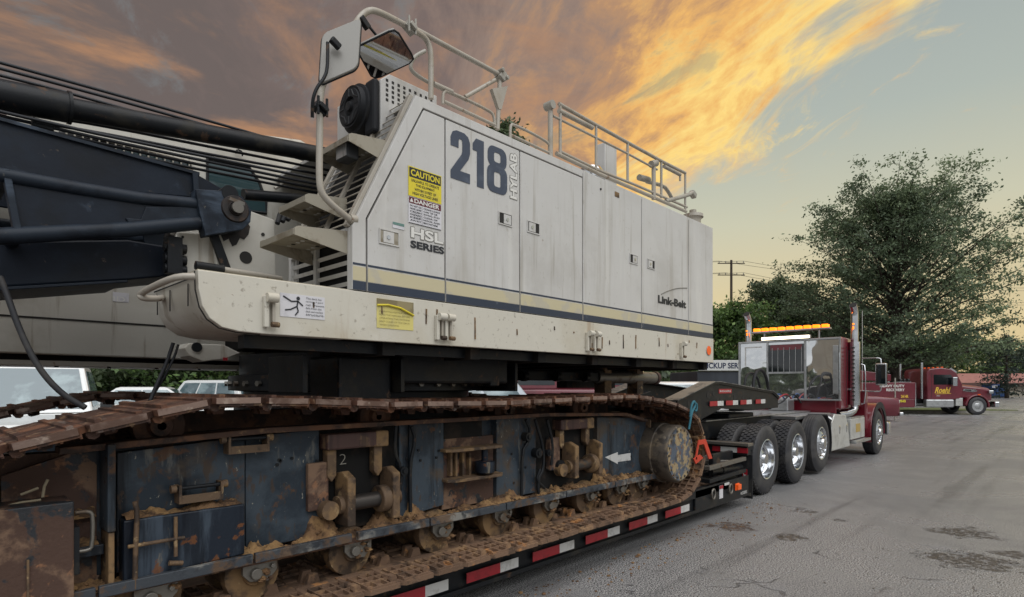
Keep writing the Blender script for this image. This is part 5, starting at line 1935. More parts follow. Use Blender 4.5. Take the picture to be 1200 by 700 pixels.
def wheel(parent, x, yo, z, out, kind='block', dish=True, rim_m=None, flat=False):
    """out=-1: outer face towards -y"""
    rim_m = rim_m or chrome
    key = (kind,)
    if key not in WHEELS:
        me, c = wheel_meshes(kind)['tyre'].mesh('wheel', rubber_tyre, 35)
        WHEELS[key] = (me, c)
    me, c = WHEELS[key]
    o = bpy.data.objects.new('wheel', me)
    COL.objects.link(o)
    o.parent = parent
    loc = Vector((x, yo - out * c.y if out > 0 else yo + c.y, z))
    WL[o.name] = loc
    o.location = loc - WL[parent.name]
    if out > 0:
        o.rotation_euler = (0, 0, math.pi)
    o.rotation_euler.rotate_axis('Y', (x * 1.7) % 1)
    key = ('rim', dish, rim_m.name)
    if key not in WHEELS:
        if dish:
            pr = [(.295, .03), (.300, .008), (.29, .002), (.275, .012), (.268, .06), (.262, .11), (.25, .125), (.16, .13), (.145, .12), (.135, .085), (.09, .06), (.075, .02), (.04, .015), (0, .015)]
            face, br, nr = .128, .205, .185
        else:
            pr = [(.295, .03), (.300, .008), (.29, .002), (.275, .012), (.262, .05), (.24, .05), (.215, .02), (.15, -.015), (.13, -.02), (.125, .01), (.10, -.01), (.085, -.045), (.03, -.05), (0, -.05)]
            face, br, nr = -.002, .20, .142
        m_ = MB().lathe(pr, (0, 0, 0), n=40)
        for k in range(10):
            a = k * math.pi / 5
            m_.cyl((.165 * math.cos(a), (face - .02 if dish else -.035), .165 * math.sin(a)), (.165 * math.cos(a), (face + .01 if dish else .0), .165 * math.sin(a)), .016, n=6)
        WHEELS[key] = m_.mesh('rim', rim_m, 35)
        h = MB()
        for k in range(10):
            a = (k + .5) * math.pi / 5
            rr = .215
            yy = face - .002 if dish else .026
            h.cyl((rr * math.cos(a), yy, rr * math.sin(a)), (rr * math.cos(a), yy + .004, rr * math.sin(a)), .027, n=12)
        WHEELS[key + ('h',)] = h.mesh('hand_holes', seam)
    for k2, nm in ((key, 'rim'), (key + ('h',), 'hand_holes')):
        me, cc = WHEELS[k2]
        q = bpy.data.objects.new(nm, me)
        COL.objects.link(q)
        q.parent = o
        if nm == 'hand_holes':
            q['kind'] = 'stuff'
        q.location = Vector(cc) - Vector((0, c.y, 0))
        WL[q.name] = loc
    return o


rubber_tyre = mat('tyre_rubber', '2b2b2e', .62, 0, [('4a4846', 3, .48, .7, U, .6, .8)], .06, 50)

# ================================================================== TRACTOR TRUCK
CT_Y = 4.41
TRK = empty('tractor_truck', (12.5, CT_Y, 0), 'burgundy tractor truck with polished headache rack and amber light bar hitched to the lowboy', 'truck')


def tp(mb, nm, m_, smooth=0, bevel=0, parent=None):
    return mb.build(nm, m_, parent or TRK, smooth, bevel)


silver = mat('brushed_aluminium', 'b4b5b5', .3, .85, [('8d8d8c', 4, .45, .7, U, .6, .45)])
silver_paint = mat('silver_panel', 'b9b9b5', .35, .3, [('8f8d87', 3, .45, .7, U, .6, .5)])
for x in (8.80, 10.14):
    wheel(TRK, x, 3.19, .521, -1, 'block', True)
    wheel(TRK, x, 3.53, .521, -1, 'block', True, steel)
    wheel(TRK, x, 2 * CT_Y - 3.19, .521, 1, 'block', True)
    wheel(TRK, x, 2 * CT_Y - 3.53, .521, 1, 'block', True, steel)
wheel(TRK, 11.55, 3.22, .56, -1, 'rib', False)
wheel(TRK, 11.55, 2 * CT_Y - 3.22, .56, 1, 'rib', False)
wheel(TRK, 15.85, 3.19, .521, -1, 'rib', False)
wheel(TRK, 15.85, 2 * CT_Y - 3.19, .521, 1, 'rib', False)
for x, z in ((8.80, .521), (10.14, .521), (11.55, .56), (15.85, .50)):
    tp(MB().cyl((x, 3.5, z), (x, 2 * CT_Y - 3.5, z), .09, n=14), 'axle', blacksteel, 40)
for s in (-1, 1):
    tp(MB().box(8.1, 16.9, CT_Y + s * .43 - .04, CT_Y + s * .43 + .04, .80, 1.06), 'frame_rail', blacksteel, 0, .006)
tp(MB().box(8.3, 13.2, CT_Y - .5, CT_Y + .5, 1.065, 1.085), 'deck_plate', silver, 0, .004)
tp(MB().box(9.0, 10.0, CT_Y - .55, CT_Y + .55, 1.086, 1.16), 'fifth_wheel', blacksteel, 0, .02)
tp(MB().box(11.0, 13.1, 3.5, 3.95, 1.0, 1.06), 'deck_plate', silver, 0, .006)
# mud fender quarter behind the lift axle
m_ = MB()
arc = [(11.55 + .60 * math.cos(a), .56 + .60 * math.sin(a)) for a in [math.radians(d) for d in range(-20, 61, 10)]]
arc2 = [(11.55 + .575 * math.cos(a), .56 + .575 * math.sin(a)) for a in [math.radians(d) for d in range(60, -21, -10)]]
tp(MB().py(arc + arc2, 3.22, 3.56), 'quarter_fender', rubber, 30)
# cab and sleeperless back wall
y0, y1 = 3.38, 2 * CT_Y - 3.38
cabo = tp(MB().py([(13.38, 1.12), (15.05, 1.12), (15.05, 1.85), (14.82, 2.52), (14.6, 2.64), (13.5, 2.64), (13.38, 2.56)], y0, y1), 'cab', red_paint, 30, .035)
for yy, s in ((y0, -1), (y1, 1)):
    MB().prism([(13.95, yy + s * .004, 1.72), (14.86, yy + s * .004, 1.72), (14.68, yy + s * .004, 2.38), (13.95, yy + s * .004, 2.38)], (0, s * .004, 0)).build('side_window', glass, cabo)
    MB().box(13.78, 13.80, yy + s * .001, yy + s * .006, 1.2, 2.45).build('door_seam', seam, cabo)
    MB().box(13.9, 14.05, yy + s * .001, yy + s * .03, 1.52, 1.56).build('door_handle', chrome, cabo)
MB().prism([(15.02, y0 + .15, 1.95), (15.02, y1 - .15, 1.95), (14.855, y1 - .18, 2.45), (14.855, y0 + .18, 2.45)], (.012, 0, .004)).build('windshield', glass, cabo)
MB().box(13.34, 13.378, y0 + .08, y1 - .08, 1.0, 1.34).build('back_panel', red_paint, cabo, bevel=.01)
# hood, grille, bumper, fenders
yc0, yc1 = CT_Y - .62, CT_Y + .62
hd = tp(MB().py([(15.06, 1.0), (17.05, .95), (17.08, 1.62), (16.9, 1.74), (15.06, 1.86)], yc0, yc1), 'hood', red_paint, 30, .06)
MB().box(17.081, 17.12, yc0 + .12, yc1 - .12, .75, 1.60).build('grille', chrome, hd, bevel=.01)
for i in range(9):
    MB().box(17.121, 17.128, yc0 + .16, yc1 - .16, .8 + i * .085, .83 + i * .085).build('grille_bar', seam, hd)
tp(MB().box(17.0, 17.25, 3.22, 2 * CT_Y - 3.22, .38, .72), 'bumper', chrome, 0, .05)
for s in (-1, 1):
    yo = CT_Y + s * 1.22
    yi = CT_Y + s * .63
    th = [math.radians(d) for d in range(-5, 196, 10)]
    outer = [(15.85 + .72 * math.cos(a), .50 + .72 * math.sin(a)) for a in th]
    inner = [(15.85 + .60 * math.cos(a), .50 + .60 * math.sin(a)) for a in th[::-1]]
    fd = tp(MB().py(outer + inner, min(yo, yi), max(yo, yi)), 'front_fender', red_paint, 40, .03)
    lip = [(15.85 + .735 * math.cos(a), .50 + .735 * math.sin(a)) for a in th]
    lip2 = [(15.85 + .605 * math.cos(a), .50 + .605 * math.sin(a)) for a in th[::-1]]
    MB().py(lip + lip2, yo - .02 * (s > 0) + (0 if s > 0 else -.02), yo + .02 * (s > 0) + .0).build('fender_trim', rubber, fd, smooth=40)
    MB().box(16.55, 16.8, yo - s * .28 - .13, yo - s * .28 + .13, .86, 1.06).build('headlight', chrome, fd, bevel=.03)
    # cab skirt behind the fender
    tp(MB().box(15.06, 15.22, min(yi, yo - s * .1), max(yi, yo - s * .1), .62, 1.5), 'cowl_side', red_paint, 0, .03)
    # tank, battery box, steps
    yy = CT_Y + s * .86
    tp(MB().lathe([(.0, 0), (.28, 0), (.30, .02), (.30, .82), (.28, .84), (0, .84)], (12.62, yy, .74), (1, 0, 0), n=32), 'fuel_tank', silver, 40)
    for xx in (12.75, 13.25):
        tp(MB().lathe([(.302, 0), (.312, 0), (.312, .05), (.302, .05)], (xx, yy, .74), (1, 0, 0), n=32), 'tank_strap', chrome, 40)
    ya, yb = min(CT_Y + s * .5, CT_Y + s * 1.16), max(CT_Y + s * .5, CT_Y + s * 1.16)
    yo2 = CT_Y + s * 1.16
    tp(MB().prism([(12.2, yo2, .36), (13.55, yo2, .36), (13.5, yo2, .55), (13.25, yo2, 1.02), (12.45, yo2, 1.06), (12.28, yo2, .9)], (0, -s * .03, 0)), 'side_fairing', silver_paint, 0, .02)
    tp(MB().box(12.3, 13.5, min(yo2 - s * .04, CT_Y + s * .6), max(yo2 - s * .04, CT_Y + s * .6), .34, .40), 'fairing_floor', silver_paint, 0, .01)
    sb = tp(MB().box(13.6, 14.75, ya, yb, .48, .92), 'step_box', silver_paint, 0, .012)
    MB().box(13.65, 14.9, yo2 - (.05 if s > 0 else .09), yo2 + (.09 if s > 0 else .05), .40, .46).build('step_tread', silver, sb, bevel=.006)
    MB().box(13.65, 14.7, yo2 - (.12 if s > 0 else .0), yo2 + (.0 if s > 0 else .12), .921, .95).build('step_tread', silver, sb, bevel=.006)
    MB().box(14.0, 14.35, yo2 + s * .001, yo2 + s * .005, .62, .80).build('warning_plate', mat('amber_plate', 'a58a4a', .6), sb)
    # exhaust stack with heat shield, and elbow
    xs_, ys_ = 14.02, CT_Y + s * 1.13
    st_ = tp(MB().tube([(13.5, CT_Y + s * .95, 1.0), (13.8, CT_Y + s * 1.08, 1.02), (xs_, ys_, 1.1), (xs_, ys_, 1.25), (xs_, ys_, 3.05), (xs_, ys_, 3.18), (xs_ - .04, ys_, 3.26), (xs_ - .12, ys_, 3.33)], .072, 16, smooth=1), 'exhaust_stack', chrome, 60)
    MB().cyl((xs_ - .122, ys_, 3.332), (xs_ - .127, ys_, 3.336), .066, n=16).build('stack_mouth', seam, st_)
    MB().lathe([(.10, 1.2), (.105, 1.2), (.105, 2.55), (.10, 2.55)], (xs_, ys_, 0), (0, 0, 1), n=20).build('heat_shield', chrome, st_, smooth=40)
    for i in range(14):
        MB().box(xs_ - .107, xs_ - .1055, ys_ - .03, ys_ + .03, 1.3 + i * .085, 1.33 + i * .085).build('shield_slot', seam, st_)
    MB().cyl((xs_ - .09, ys_, 2.93), (xs_ - .11, ys_, 2.93), .018, n=10).build('amber_marker', amber, st_)
    MB().box(xs_ - .1, xs_ - .08, ys_ - .008, ys_ + .008, 2.82, 2.88).build('amber_marker', amber, st_)
    # grab rails of the cab
    for xx, zt, zb in ((14.3, 2.3, 1.1), (14.9, 2.1, 1.2)):
        yg = CT_Y + s * 1.14
        tp(MB().tube([(xx, yg - s * .08, zb), (xx, yg, zb + .03), (xx, yg, zt - .03), (xx, yg - s * .08, zt)], .016, 8, smooth=1), 'grab_rail', chrome, 60)
    # mirror on its bracket
    ym = CT_Y + s * 1.42
    mr = tp(MB().box(15.0, 15.1, ym - .11, ym + .11, 1.62, 2.12), 'wing_mirror', chrome, 0, .025)
    MB().box(14.992, 14.9995, ym - .09, ym + .09, 1.66, 2.08).build('mirror_glass', glass, mr)
    tp(MB().tube([(15.05, CT_Y + s * 1.04, 2.24), (15.05, ym - .05 * s, 2.24), (15.05, ym, 2.2), (15.05, ym, 1.52), (15.05, ym - .05 * s, 1.48), (15.05, CT_Y + s * 1.04, 1.5)], .014, 8, smooth=1), 'mirror_bracket', chrome, 60)
tp(MB().tube([(15.3, 3.42, 1.2), (15.3, 3.42, 3.35)], .006, 6), 'antenna', whitewall, 60)
# air cleaner cans
for s in (-1, 1):
    tp(MB().cyl((15.2, CT_Y + s * .80, 1.3), (15.2, CT_Y + s * .80, 2.0), .15, n=24), 'air_cleaner', chrome, 40, .02)
# headache rack
XR = 13.28
rk = tp(MB().box(XR, XR + .03, y0 - .02, y1 + .02, 1.33, 2.58), 'headache_rack', chrome_wavy, 0, .006)
for (ya, yb, za, zb) in ((y0 - .03, y1 + .03, 2.58, 2.62), (y0 - .03, y1 + .03, 1.30, 1.335)):
    MB().box(XR - .03, XR + .04, ya, yb, za, zb).build('rack_frame', silver, rk, bevel=.006)
for ya in (y0 - .03, 4.02, 4.80, y1 - .01):
    MB().box(XR - .028, XR - .0005, ya, ya + .04, 1.336, 2.579).build('rack_frame', silver, rk, bevel=.006)
MB().box(XR - .0285, XR - .0005, 4.061, 4.799, 1.88, 1.92).build('rack_frame', silver, rk)
MB().box(XR - .004, XR - .0005, 4.062, 4.798, 1.921, 2.52).build('rack_window', glass, rk)
MB().box(XR - .006, XR - .0042, 4.10, 4.76, 2.40, 2.515).build('rack_window_band', red_paint, rk)
for i in range(6):
    ya = 4.10 + i * .122
    MB().box(XR - .02, XR - .008, ya, ya + .012, 1.921, 2.45).build('window_bar', silver, rk)
MB().box(XR - .03, XR - .001, y0 + .02, y0 + .12, 1.45, 2.45).build('rack_locker_door', silver, rk, bevel=.008)
pp = [(XR - .0012, 3.48 + a * .6, 1.60 + b * .95) for a, b in ((0, 1), (1, 1), (.62, .45), (.5, 0), (.3, .35))]
tp(MB().cyl((XR - .02, y0 + .0, 2.3), (XR - .02, y0 + .0, 1.5), .02, n=10), 'rack_grab_rail', chrome, 60)
MB().prism([(XR - .004, 5.05, 1.45), (XR - .004, 5.25, 1.45), (XR - .004, 5.15, 1.72)], (-.004, 0, 0)).build('rack_triangle', silver, rk)
for (ya, za, zb) in ((5.30, 2.05, 2.5),):
    MB().box(XR - .006, XR - .001, ya, ya + .03, za, zb).build('rack_marker_strip', tape_white, rk)
    MB().box(XR - .006, XR - .001, ya - .35, ya - .001, zb - .03, zb).build('rack_marker_strip', tape_white, rk)
# lights on top
lb = tp(MB().box(XR + .22, XR + .36, 3.62, 5.28, 2.82, 2.86), 'light_bar', silver, 0, .01)
for i in range(9):
    ya = 3.66 + i * .18
    MB().box(XR + .215, XR + .365, ya, ya + .125, 2.861, 2.93).build('amber_lamp', amber, lb, bevel=.012)
for ya in (3.85, 5.0):
    MB().cyl((XR + .29, ya, 2.63), (XR + .29, ya, 2.82), .02, n=8).build('bar_post', silver, lb)
wk = tp(MB().box(XR - .06, XR - .0, 3.92, 4.95, 2.622, 2.70), 'work_light', silver, 0, .01)
MB().box(XR - .066, XR - .0605, 3.94, 4.93, 2.63, 2.692).build('work_light_lens', whitelamp, wk)
# air lines and odds behind the cab
for i, c_ in enumerate((rubber, mat('red_airline', '8c1f26', .5), mat('blue_airline', '23477c', .5))):
    ya = 4.1 + i * .14
    tp(MB().tube([(13.2, ya, 1.25), (12.7, ya, 1.5), (12.0, ya + .05, 1.2), (11.2, ya, 1.35), (10.7, ya, 1.25)], .016, 8, smooth=2), 'air_line', c_, 60)
tp(MB().box(12.7, 13.1, 4.2, 4.6, 1.09, 1.33), 'valve_box', silver, 0, .02)

# ================================================================== BACKGROUND VEHICLES


def finish(root, loc, rz):
    root.location = loc
    root.rotation_euler = (0, 0, rz)


RVEC = Vector((ST, -CT, 0))
FVEC = Vector((CT, ST, 0))
RZ_RIGHT = math.atan2(-CT, ST)           # heading towards picture right


def small_wheel(root, x, y, r, w, s):
    m_ = MB().lathe([(r * .62, .0), (r * .7, -.004), (r * .93, 0), (r, .03), (r, w - .03), (r * .93, w), (r * .62, w)], (x, y - (w if s > 0 else 0), r), n=28)
    o = m_.build('wheel', rubber_tyre, root, 40)
    yy = y - .012 * (-s) * -1
    m2 = MB().lathe([(r * .63, .0), (r * .60, .02), (r * .35, .03), (r * .3, .012), (0, .01)] if s < 0 else [(r * .63, 0), (r * .60, -.02), (r * .35, -.03), (r * .3, -.012), (0, -.01)], (x, y, r), n=20)
    m2.build('rim', silver, o, 40)


def car(name, label, cat, paint, L, W, H, kind, group=None):
    """x forward, y left, centre of wheelbase at the origin"""
    R = empty(name, (0, 0, 0), label, cat, group)
    hw = W / 2
    f, b = L / 2, -L / 2
    big = kind in ('pickup', 'suv', 'van')
    belt = H * (.60 if big else .64)
    hood = H * (.60 if big else .62)
    clr = .24 if big else .16
    wr = .40 if big else .33
    st = [(b, .8), (b + .12, .96), (b + L * .2, 1.0), (0, 1.0), (f - L * .18, .99), (f - .35, .95), (f - .08, .85), (f, .72)]
    secs = []
    for x, k in st:
        zt = belt if x < f * .35 else hood - max(0, (x - f * .5)) * .09
        zl = clr + (.12 if x in (b, f) else 0)
        if x == f:
            zt -= .12
        w_ = hw * k
        secs.append([(x, -w_ * .93, zl), (x, -w_, zl + .12), (x, -w_, zt - .16), (x, -w_ * .95, zt - .03), (x, -w_ * .8, zt), (x, w_ * .8, zt), (x, w_ * .95, zt - .03), (x, w_, zt - .16), (x, w_, zl + .12), (x, w_ * .93, zl)])
    body = MB().loft(secs).build('body', paint, R, 35, .02)
    if kind == 'pickup':
        xb0, xb1, xt0, xt1 = -L * .10, L * .235, -L * .075, L * .13
    elif kind == 'suv':
        xb0, xb1, xt0, xt1 = b + .08, L * .235, b + .4, L * .12
    elif kind == 'van':
        xb0, xb1, xt0, xt1 = b + .05, L * .33, b + .15, L * .20
    else:
        xb0, xb1, xt0, xt1 = b + .35, L * .21, b + 1.05, L * .05
    wb, wt = hw * .93, hw * .76
    zb, zt = belt - .02, H
    B = [Vector((xb1, -wb, zb)), Vector((xb1, wb, zb)), Vector((xb0, wb, zb)), Vector((xb0, -wb, zb))]
    T_ = [Vector((xt1, -wt, zt - .04)), Vector((xt1, wt, zt - .04)), Vector((xt0, wt, zt - .04)), Vector((xt0, -wt, zt - .04))]
    T2 = [Vector((xt1 - .12, -wt * .85, zt)), Vector((xt1 - .12, wt * .85, zt)), Vector((xt0 + .12, wt * .85, zt)), Vector((xt0 + .12, -wt * .85, zt))]
    MB().loft([B, T_, T2]).build('roof', paint, R, 0, .03)

    def pane(i, j, u0, u1, v0, v1, nm):
        a, b_, c, d = B[i], B[j], T_[j], T_[i]
        n_ = (b_ - a).cross(d - a).normalized()

        def P_(u, v):
            return (a * (1 - u) + b_ * u) * (1 - v) + (d * (1 - u) + c * u) * v + n_ * .006
        q = [P_(u0, v0), P_(u1, v0), P_(u1, v1), P_(u0, v1)]
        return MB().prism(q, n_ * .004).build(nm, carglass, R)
    ws = pane(0, 1, .05, .95, .08, .94, 'windshield')
    pane(2, 3, .08, .92, .15, .88, 'rear_window')
    nside = 2 if kind in ('pickup', 'sedan') else 3
    for (i, j, flip) in ((3, 0, False), (1, 2, True)):
        for k in range(nside):
            u0 = .05 + k * .9 / nside
            pane(i, j, u0 + .012, u0 + .9 / nside - .012, .12, .9, 'side_window')
    for x in (-L * .30, L * .305):
        for s in (-1, 1):
            small_wheel(R, x, s * (hw - .01), wr, .23, s)
    for s in (-1, 1):
        MB().box(f - .22, f + .005, s * hw * .62 - .14, s * hw * .62 + .14, hood - .38, hood - .22).build('headlight', mat('headlight_glass', 'c9cdcf', .1, .3), R, 0, .03)
        MB().box(b - .012, b + .15, s * hw * .74 - .07, s * hw * .74 + .07, belt - .34, belt - .06).build('tail_light', tape_red, R, 0, .02)
        MB().box(xb1 - .32, xb1 - .15, s * (hw + .11) - .1, s * (hw + .11) + .1, belt - .0, belt + .15).build('wing_mirror', plastic, R, 0, .03)
    MB().box(f - .03, f + .03, -hw * .42, hw * .42, clr + .2, hood - .22).build('grille', plastic, R, 0, .02)
    MB().box(f - .10, f + .08, -hw * .92, hw * .92, clr + .02, clr + .19).build('bumper', chrome if kind == 'pickup' else plastic, R, 0, .04)
    MB().box(b - .07, b + .10, -hw * .9, hw * .9, clr + .05, clr + .24).build('bumper', chrome if kind == 'pickup' else plastic, R, 0, .04)
    MB().tube([B[0] * .95 + T_[0] * .05 + Vector((.03, .15, .02)), (B[0] * .55 + T_[0] * .2 + B[1] * .25) + Vector((.035, 0, .02))], .012, 6).build('wiper', rubber, R)
    return R


def place(R, px, py, depth, rz, z=0.0):
    p = QD(px, py, depth)
    finish(R, (p.x, p.y, z), rz)


# big white pickup behind the crane's rear, nose towards us
c = car('parked_pickup', 'white pickup truck parked nose first behind the rear end of the crane', 'pickup', white_car, 5.8, 2.05, 1.98, 'pickup')
place(c, 40, 453, 10.3, math.atan2(-.97, -.25))
c = car('parked_suv', 'silver suv parked beyond the crane slewing ring', 'car', silver_car, 4.8, 1.95, 1.86, 'suv')
place(c, 563, 453, 14.0, math.atan2(-CT, ST) + .35)
c = car('parked_sedan', 'small white car parked far off by the brick building', 'car', white_car, 4.5, 1.8, 1.5, 'sedan')
place(c, 630, 453, 40, RZ_RIGHT + math.pi)
c = car('parked_van', 'burgundy crew vehicle parked behind the crane beside the gooseneck', 'van', red_paint2, 5.6, 2.0, 1.98, 'suv')
place(c, 700, 453, 17.5, RZ_RIGHT)
c.scale = (1, 1, 1.3)
for k_ in c.children:
    if 'window' in k_.name or 'windshield' in k_.name:
        k_.data.materials[0] = glass
c = car('parked_pickup', 'white pickup truck parked between the burgundy crew vehicle and the dark box trailer', 'pickup', white_car, 5.6, 2.0, 1.72, 'pickup')
place(c, 790, 453, 15.5, math.atan2(-.6, -.8) + 0.2)
c = car('parked_sedan', 'low white car parked by the hedge behind the crane', 'car', white_car, 4.5, 1.85, 1.58, 'sedan')
place(c, 192, 453, 19, RZ_RIGHT + .4)
c = car('parked_suv', 'white suv with open tailgate side parked by the hedge near the slewing ring', 'car', white_car, 4.7, 1.9, 1.84, 'suv')
c['label'] = 'white suv parked by the hedge near the slewing ring'
place(c, 246, 453, 23, RZ_RIGHT + math.pi - .3)
# burgundy truck nose in front of the wrecker
c = car('parked_pickup', 'burgundy pickup truck nose showing beside the tractor truck fender', 'pickup', red_paint2, 5.9, 2.1, 2.0, 'pickup')
place(c, 966, 453, 27.5, RZ_RIGHT - .12)

# ------------------------------------------------------------------ wrecker truck
W_ = empty('wrecker_truck', (0, 0, 0), 'burgundy heavy wrecker truck with yellow door script parked side on by the verge', 'truck')


def wp(mb, nm, m_, smooth=0, bevel=0, parent=None):
    return mb.build(nm, m_, parent or W_, smooth, bevel)


# x forward, origin under the front axle, right side (towards the camera) at y = -1.2
hwid = 1.2
wp(MB().box(-7.5, 1.0, -.45, .45, .62, .88), 'frame_rail', blacksteel)
for x, rr in ((0, .50), (-5.4, .50), (-6.75, .50)):
    for s in (-1, 1):
        small_wheel(W_, x, s * hwid, rr, .30, s)
wcab = wp(MB().py([(-2.65, .85), (-.95, .85), (-.75, 1.0), (-.72, 1.72), (-1.05, 2.36), (-1.35, 2.58), (-1.9, 2.66), (-2.55, 2.58), (-2.65, 2.4)], -1.08, 1.08), 'cab', red_paint2, 30, .05)
for s in (-1, 1):
    yy = s * 1.081
    MB().prism([(-2.30, yy, 1.70), (-1.18, yy, 1.70), (-1.36, yy, 2.26), (-2.30, yy, 2.26)], (0, s * .006, 0)).build('side_window', glass, wcab)
    MB().box(-2.42, -2.40, min(yy, yy + s * .004), max(yy, yy + s * .004), .95, 2.35).build('door_seam', seam, wcab)
    MB().box(-1.45, -1.2, min(yy + s * .1, yy + s * .3), max(yy + s * .1, yy + s * .3), 1.62, 2.12).build('wing_mirror', chrome, wcab, bevel=.03)
    wp(MB().cyl((-2.9, s * 1.0, .9), (-2.9, s * 1.0, 2.95), .065, n=14), 'exhaust_stack', chrome, 40)
    wp(MB().box(-2.75, -1.25, s * 1.02 - .15, s * 1.02 + .15, .42, .86), 'step_tank', silver, 0, .05)
    wp(MB().box(-1.1, -.72, s * .9 - .18, s * .9 + .18, .5, .95), 'tool_locker', silver_paint, 0, .02)
    th = [math.radians(d) for d in range(-8, 190, 11)]
    fd = wp(MB().py([(.66 * math.cos(a), .50 + .64 * math.sin(a)) for a in th] + [(.56 * math.cos(a), .50 + .56 * math.sin(a)) for a in th[::-1]], min(s * .7, s * 1.2), max(s * .7, s * 1.2)), 'front_fender', red_paint2, 40, .03)
    MB().box(.72, .98, s * .86 - .18, s * .86 + .18, 1.2, 1.38).build('headlight', chrome, fd, bevel=.04)
    MB().box(.0, .14, s * 1.19 - .02, s * 1.19 + .02, 1.12, 1.17).build('amber_marker', orange_lens, fd)
wh = wp(MB().loft([[(-.72, -.98, .95), (-.72, .98, .95), (-.72, .98, 1.60), (-.72, .8, 1.74), (-.72, -.8, 1.74), (-.72, -.98, 1.60)], [(.2, -.93, .95), (.2, .93, .95), (.2, .93, 1.50), (.2, .72, 1.64), (.2, -.72, 1.64), (.2, -.93, 1.50)],
                   [(.95, -.85, .8), (.95, .85, .8), (.95, .85, 1.38), (.95, .62, 1.50), (.95, -.62, 1.50), (.95, -.85, 1.38)], [(1.05, -.75, .8), (1.05, .75, .8), (1.05, .75, 1.2), (1.05, .55, 1.35), (1.05, -.55, 1.35), (1.05, -.75, 1.2)]]), 'hood', red_paint2, 30, .04)
MB().prism([(-.68, -.99, 1.35), (-.1, -.965, 1.28), (.15, -.95, 1.33), (.05, -.955, 1.42), (-.62, -.985, 1.47)], (0, -.012, 0)).build('hood_vent', chrome, wh)
MB().prism([(-.58, -1.003, 1.37), (-.2, -.988, 1.33), (-.25, -.99, 1.40), (-.55, -1.002, 1.43)], (0, -.006, 0)).build('vent_opening', seam, wh)
MB().box(1.051, 1.08, -.5, .5, .8, 1.3).build('grille', chrome, wh)
wp(MB().box(.95, 1.22, -1.15, 1.15, .42, .75), 'bumper', chrome, 0, .06)
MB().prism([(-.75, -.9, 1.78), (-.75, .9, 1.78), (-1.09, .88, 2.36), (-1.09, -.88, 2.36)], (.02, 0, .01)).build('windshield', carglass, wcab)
MB().prism([(-1.02, -.95, 2.36), (-1.02, .95, 2.36), (-1.36, .95, 2.60), (-1.36, -.95, 2.60)], (.08, 0, .06)).build('sun_visor', chrome, wcab)
for i in range(5):
    MB().box(-1.7, -1.6, -.8 + i * .38, -.72 + i * .38, 2.66, 2.72).build('roof_lamp', orange_lens, wcab)
# wrecker body with lockers and boom
wb_ = wp(MB().box(-7.6, -3.35, -1.2, 1.2, .88, 1.82), 'wrecker_body', red_paint2, 0, .03)
MB().box(-5.0, -3.4, -1.205, -1.0, .42, .879).build('side_locker', red_paint2, wb_, bevel=.02)
MB().box(-3.348, -3.3, -1.15, 1.15, .5, 1.8).build('front_locker_trim', chrome, wb_)
wp(MB().prism([(-7.6, -.35, 2.0), (-4.2, -.35, 1.9), (-4.2, -.35, 2.3), (-7.6, -.35, 2.75)], (0, .7, 0)), 'recovery_boom', red_paint2, 0, .03)
for i in range(3):
    wp(MB().cyl((-3.9 + i * .22, -.6, 1.95), (-3.8 + i * .22, -.6, 1.95), .1, n=14), 'winch_roller', blacksteel, 40)
wp(MB().box(-4.05, -3.4, -.9, -.3, 1.83, 1.87), 'winch_base', chrome)


def wtext(nm, s, x0, x1, z0, z1, m_, y, sh=0, bold=.0):
    return text(nm, s, (x0, y, z0), (x1 - x0, 0, 0), (0, 0, z1 - z0), m_, W_, bold, shear=sh)


gold = mat('gold_lettering', 'd9b23a', .5)
wtext('body_lettering', 'HEAVY DUTY', -5.3, -3.95, 1.55, 1.70, white_ink, -1.204, 0, .03)
wtext('body_lettering', 'RECOVERY', -4.95, -3.95, 1.33, 1.48, white_ink, -1.204, 0, .03)
wtext('door_script', 'Roehl', -2.25, -1.38, 1.22, 1.56, gold, -1.084, .35, .03)
MB().prism([(-2.2, -1.084, 1.16), (-1.36, -1.084, 1.19), (-1.36, -1.084, 1.215), (-2.2, -1.084, 1.185)], (0, -.003, 0)).build('script_underline', gold, wcab)
wtext('door_note', 'USDOT', -2.15, -1.95, 1.04, 1.09, white_ink, -1.084, 0, .02)
wtext('locker_lettering', '24 HR', -4.15, -3.75, .95, 1.12, gold, -1.208, 0, .04)
wtext('locker_lettering', 'TOWING', -4.6, -3.9, .70, .84, yellow, -1.209, 0, .05)
place(W_, 1128, 453, 33.6, RZ_RIGHT - .06)
p = W_.location

# thin marker post
pp = QG(1049, 493)
m_ = MB().cyl((pp.x, pp.y, 0), (pp.x, pp.y, 2.0), .03, n=8)
tag(m_.build('marker_post', greypipe, None, 40), 'thin grey marker post standing before the burgundy pickup nose', 'post')

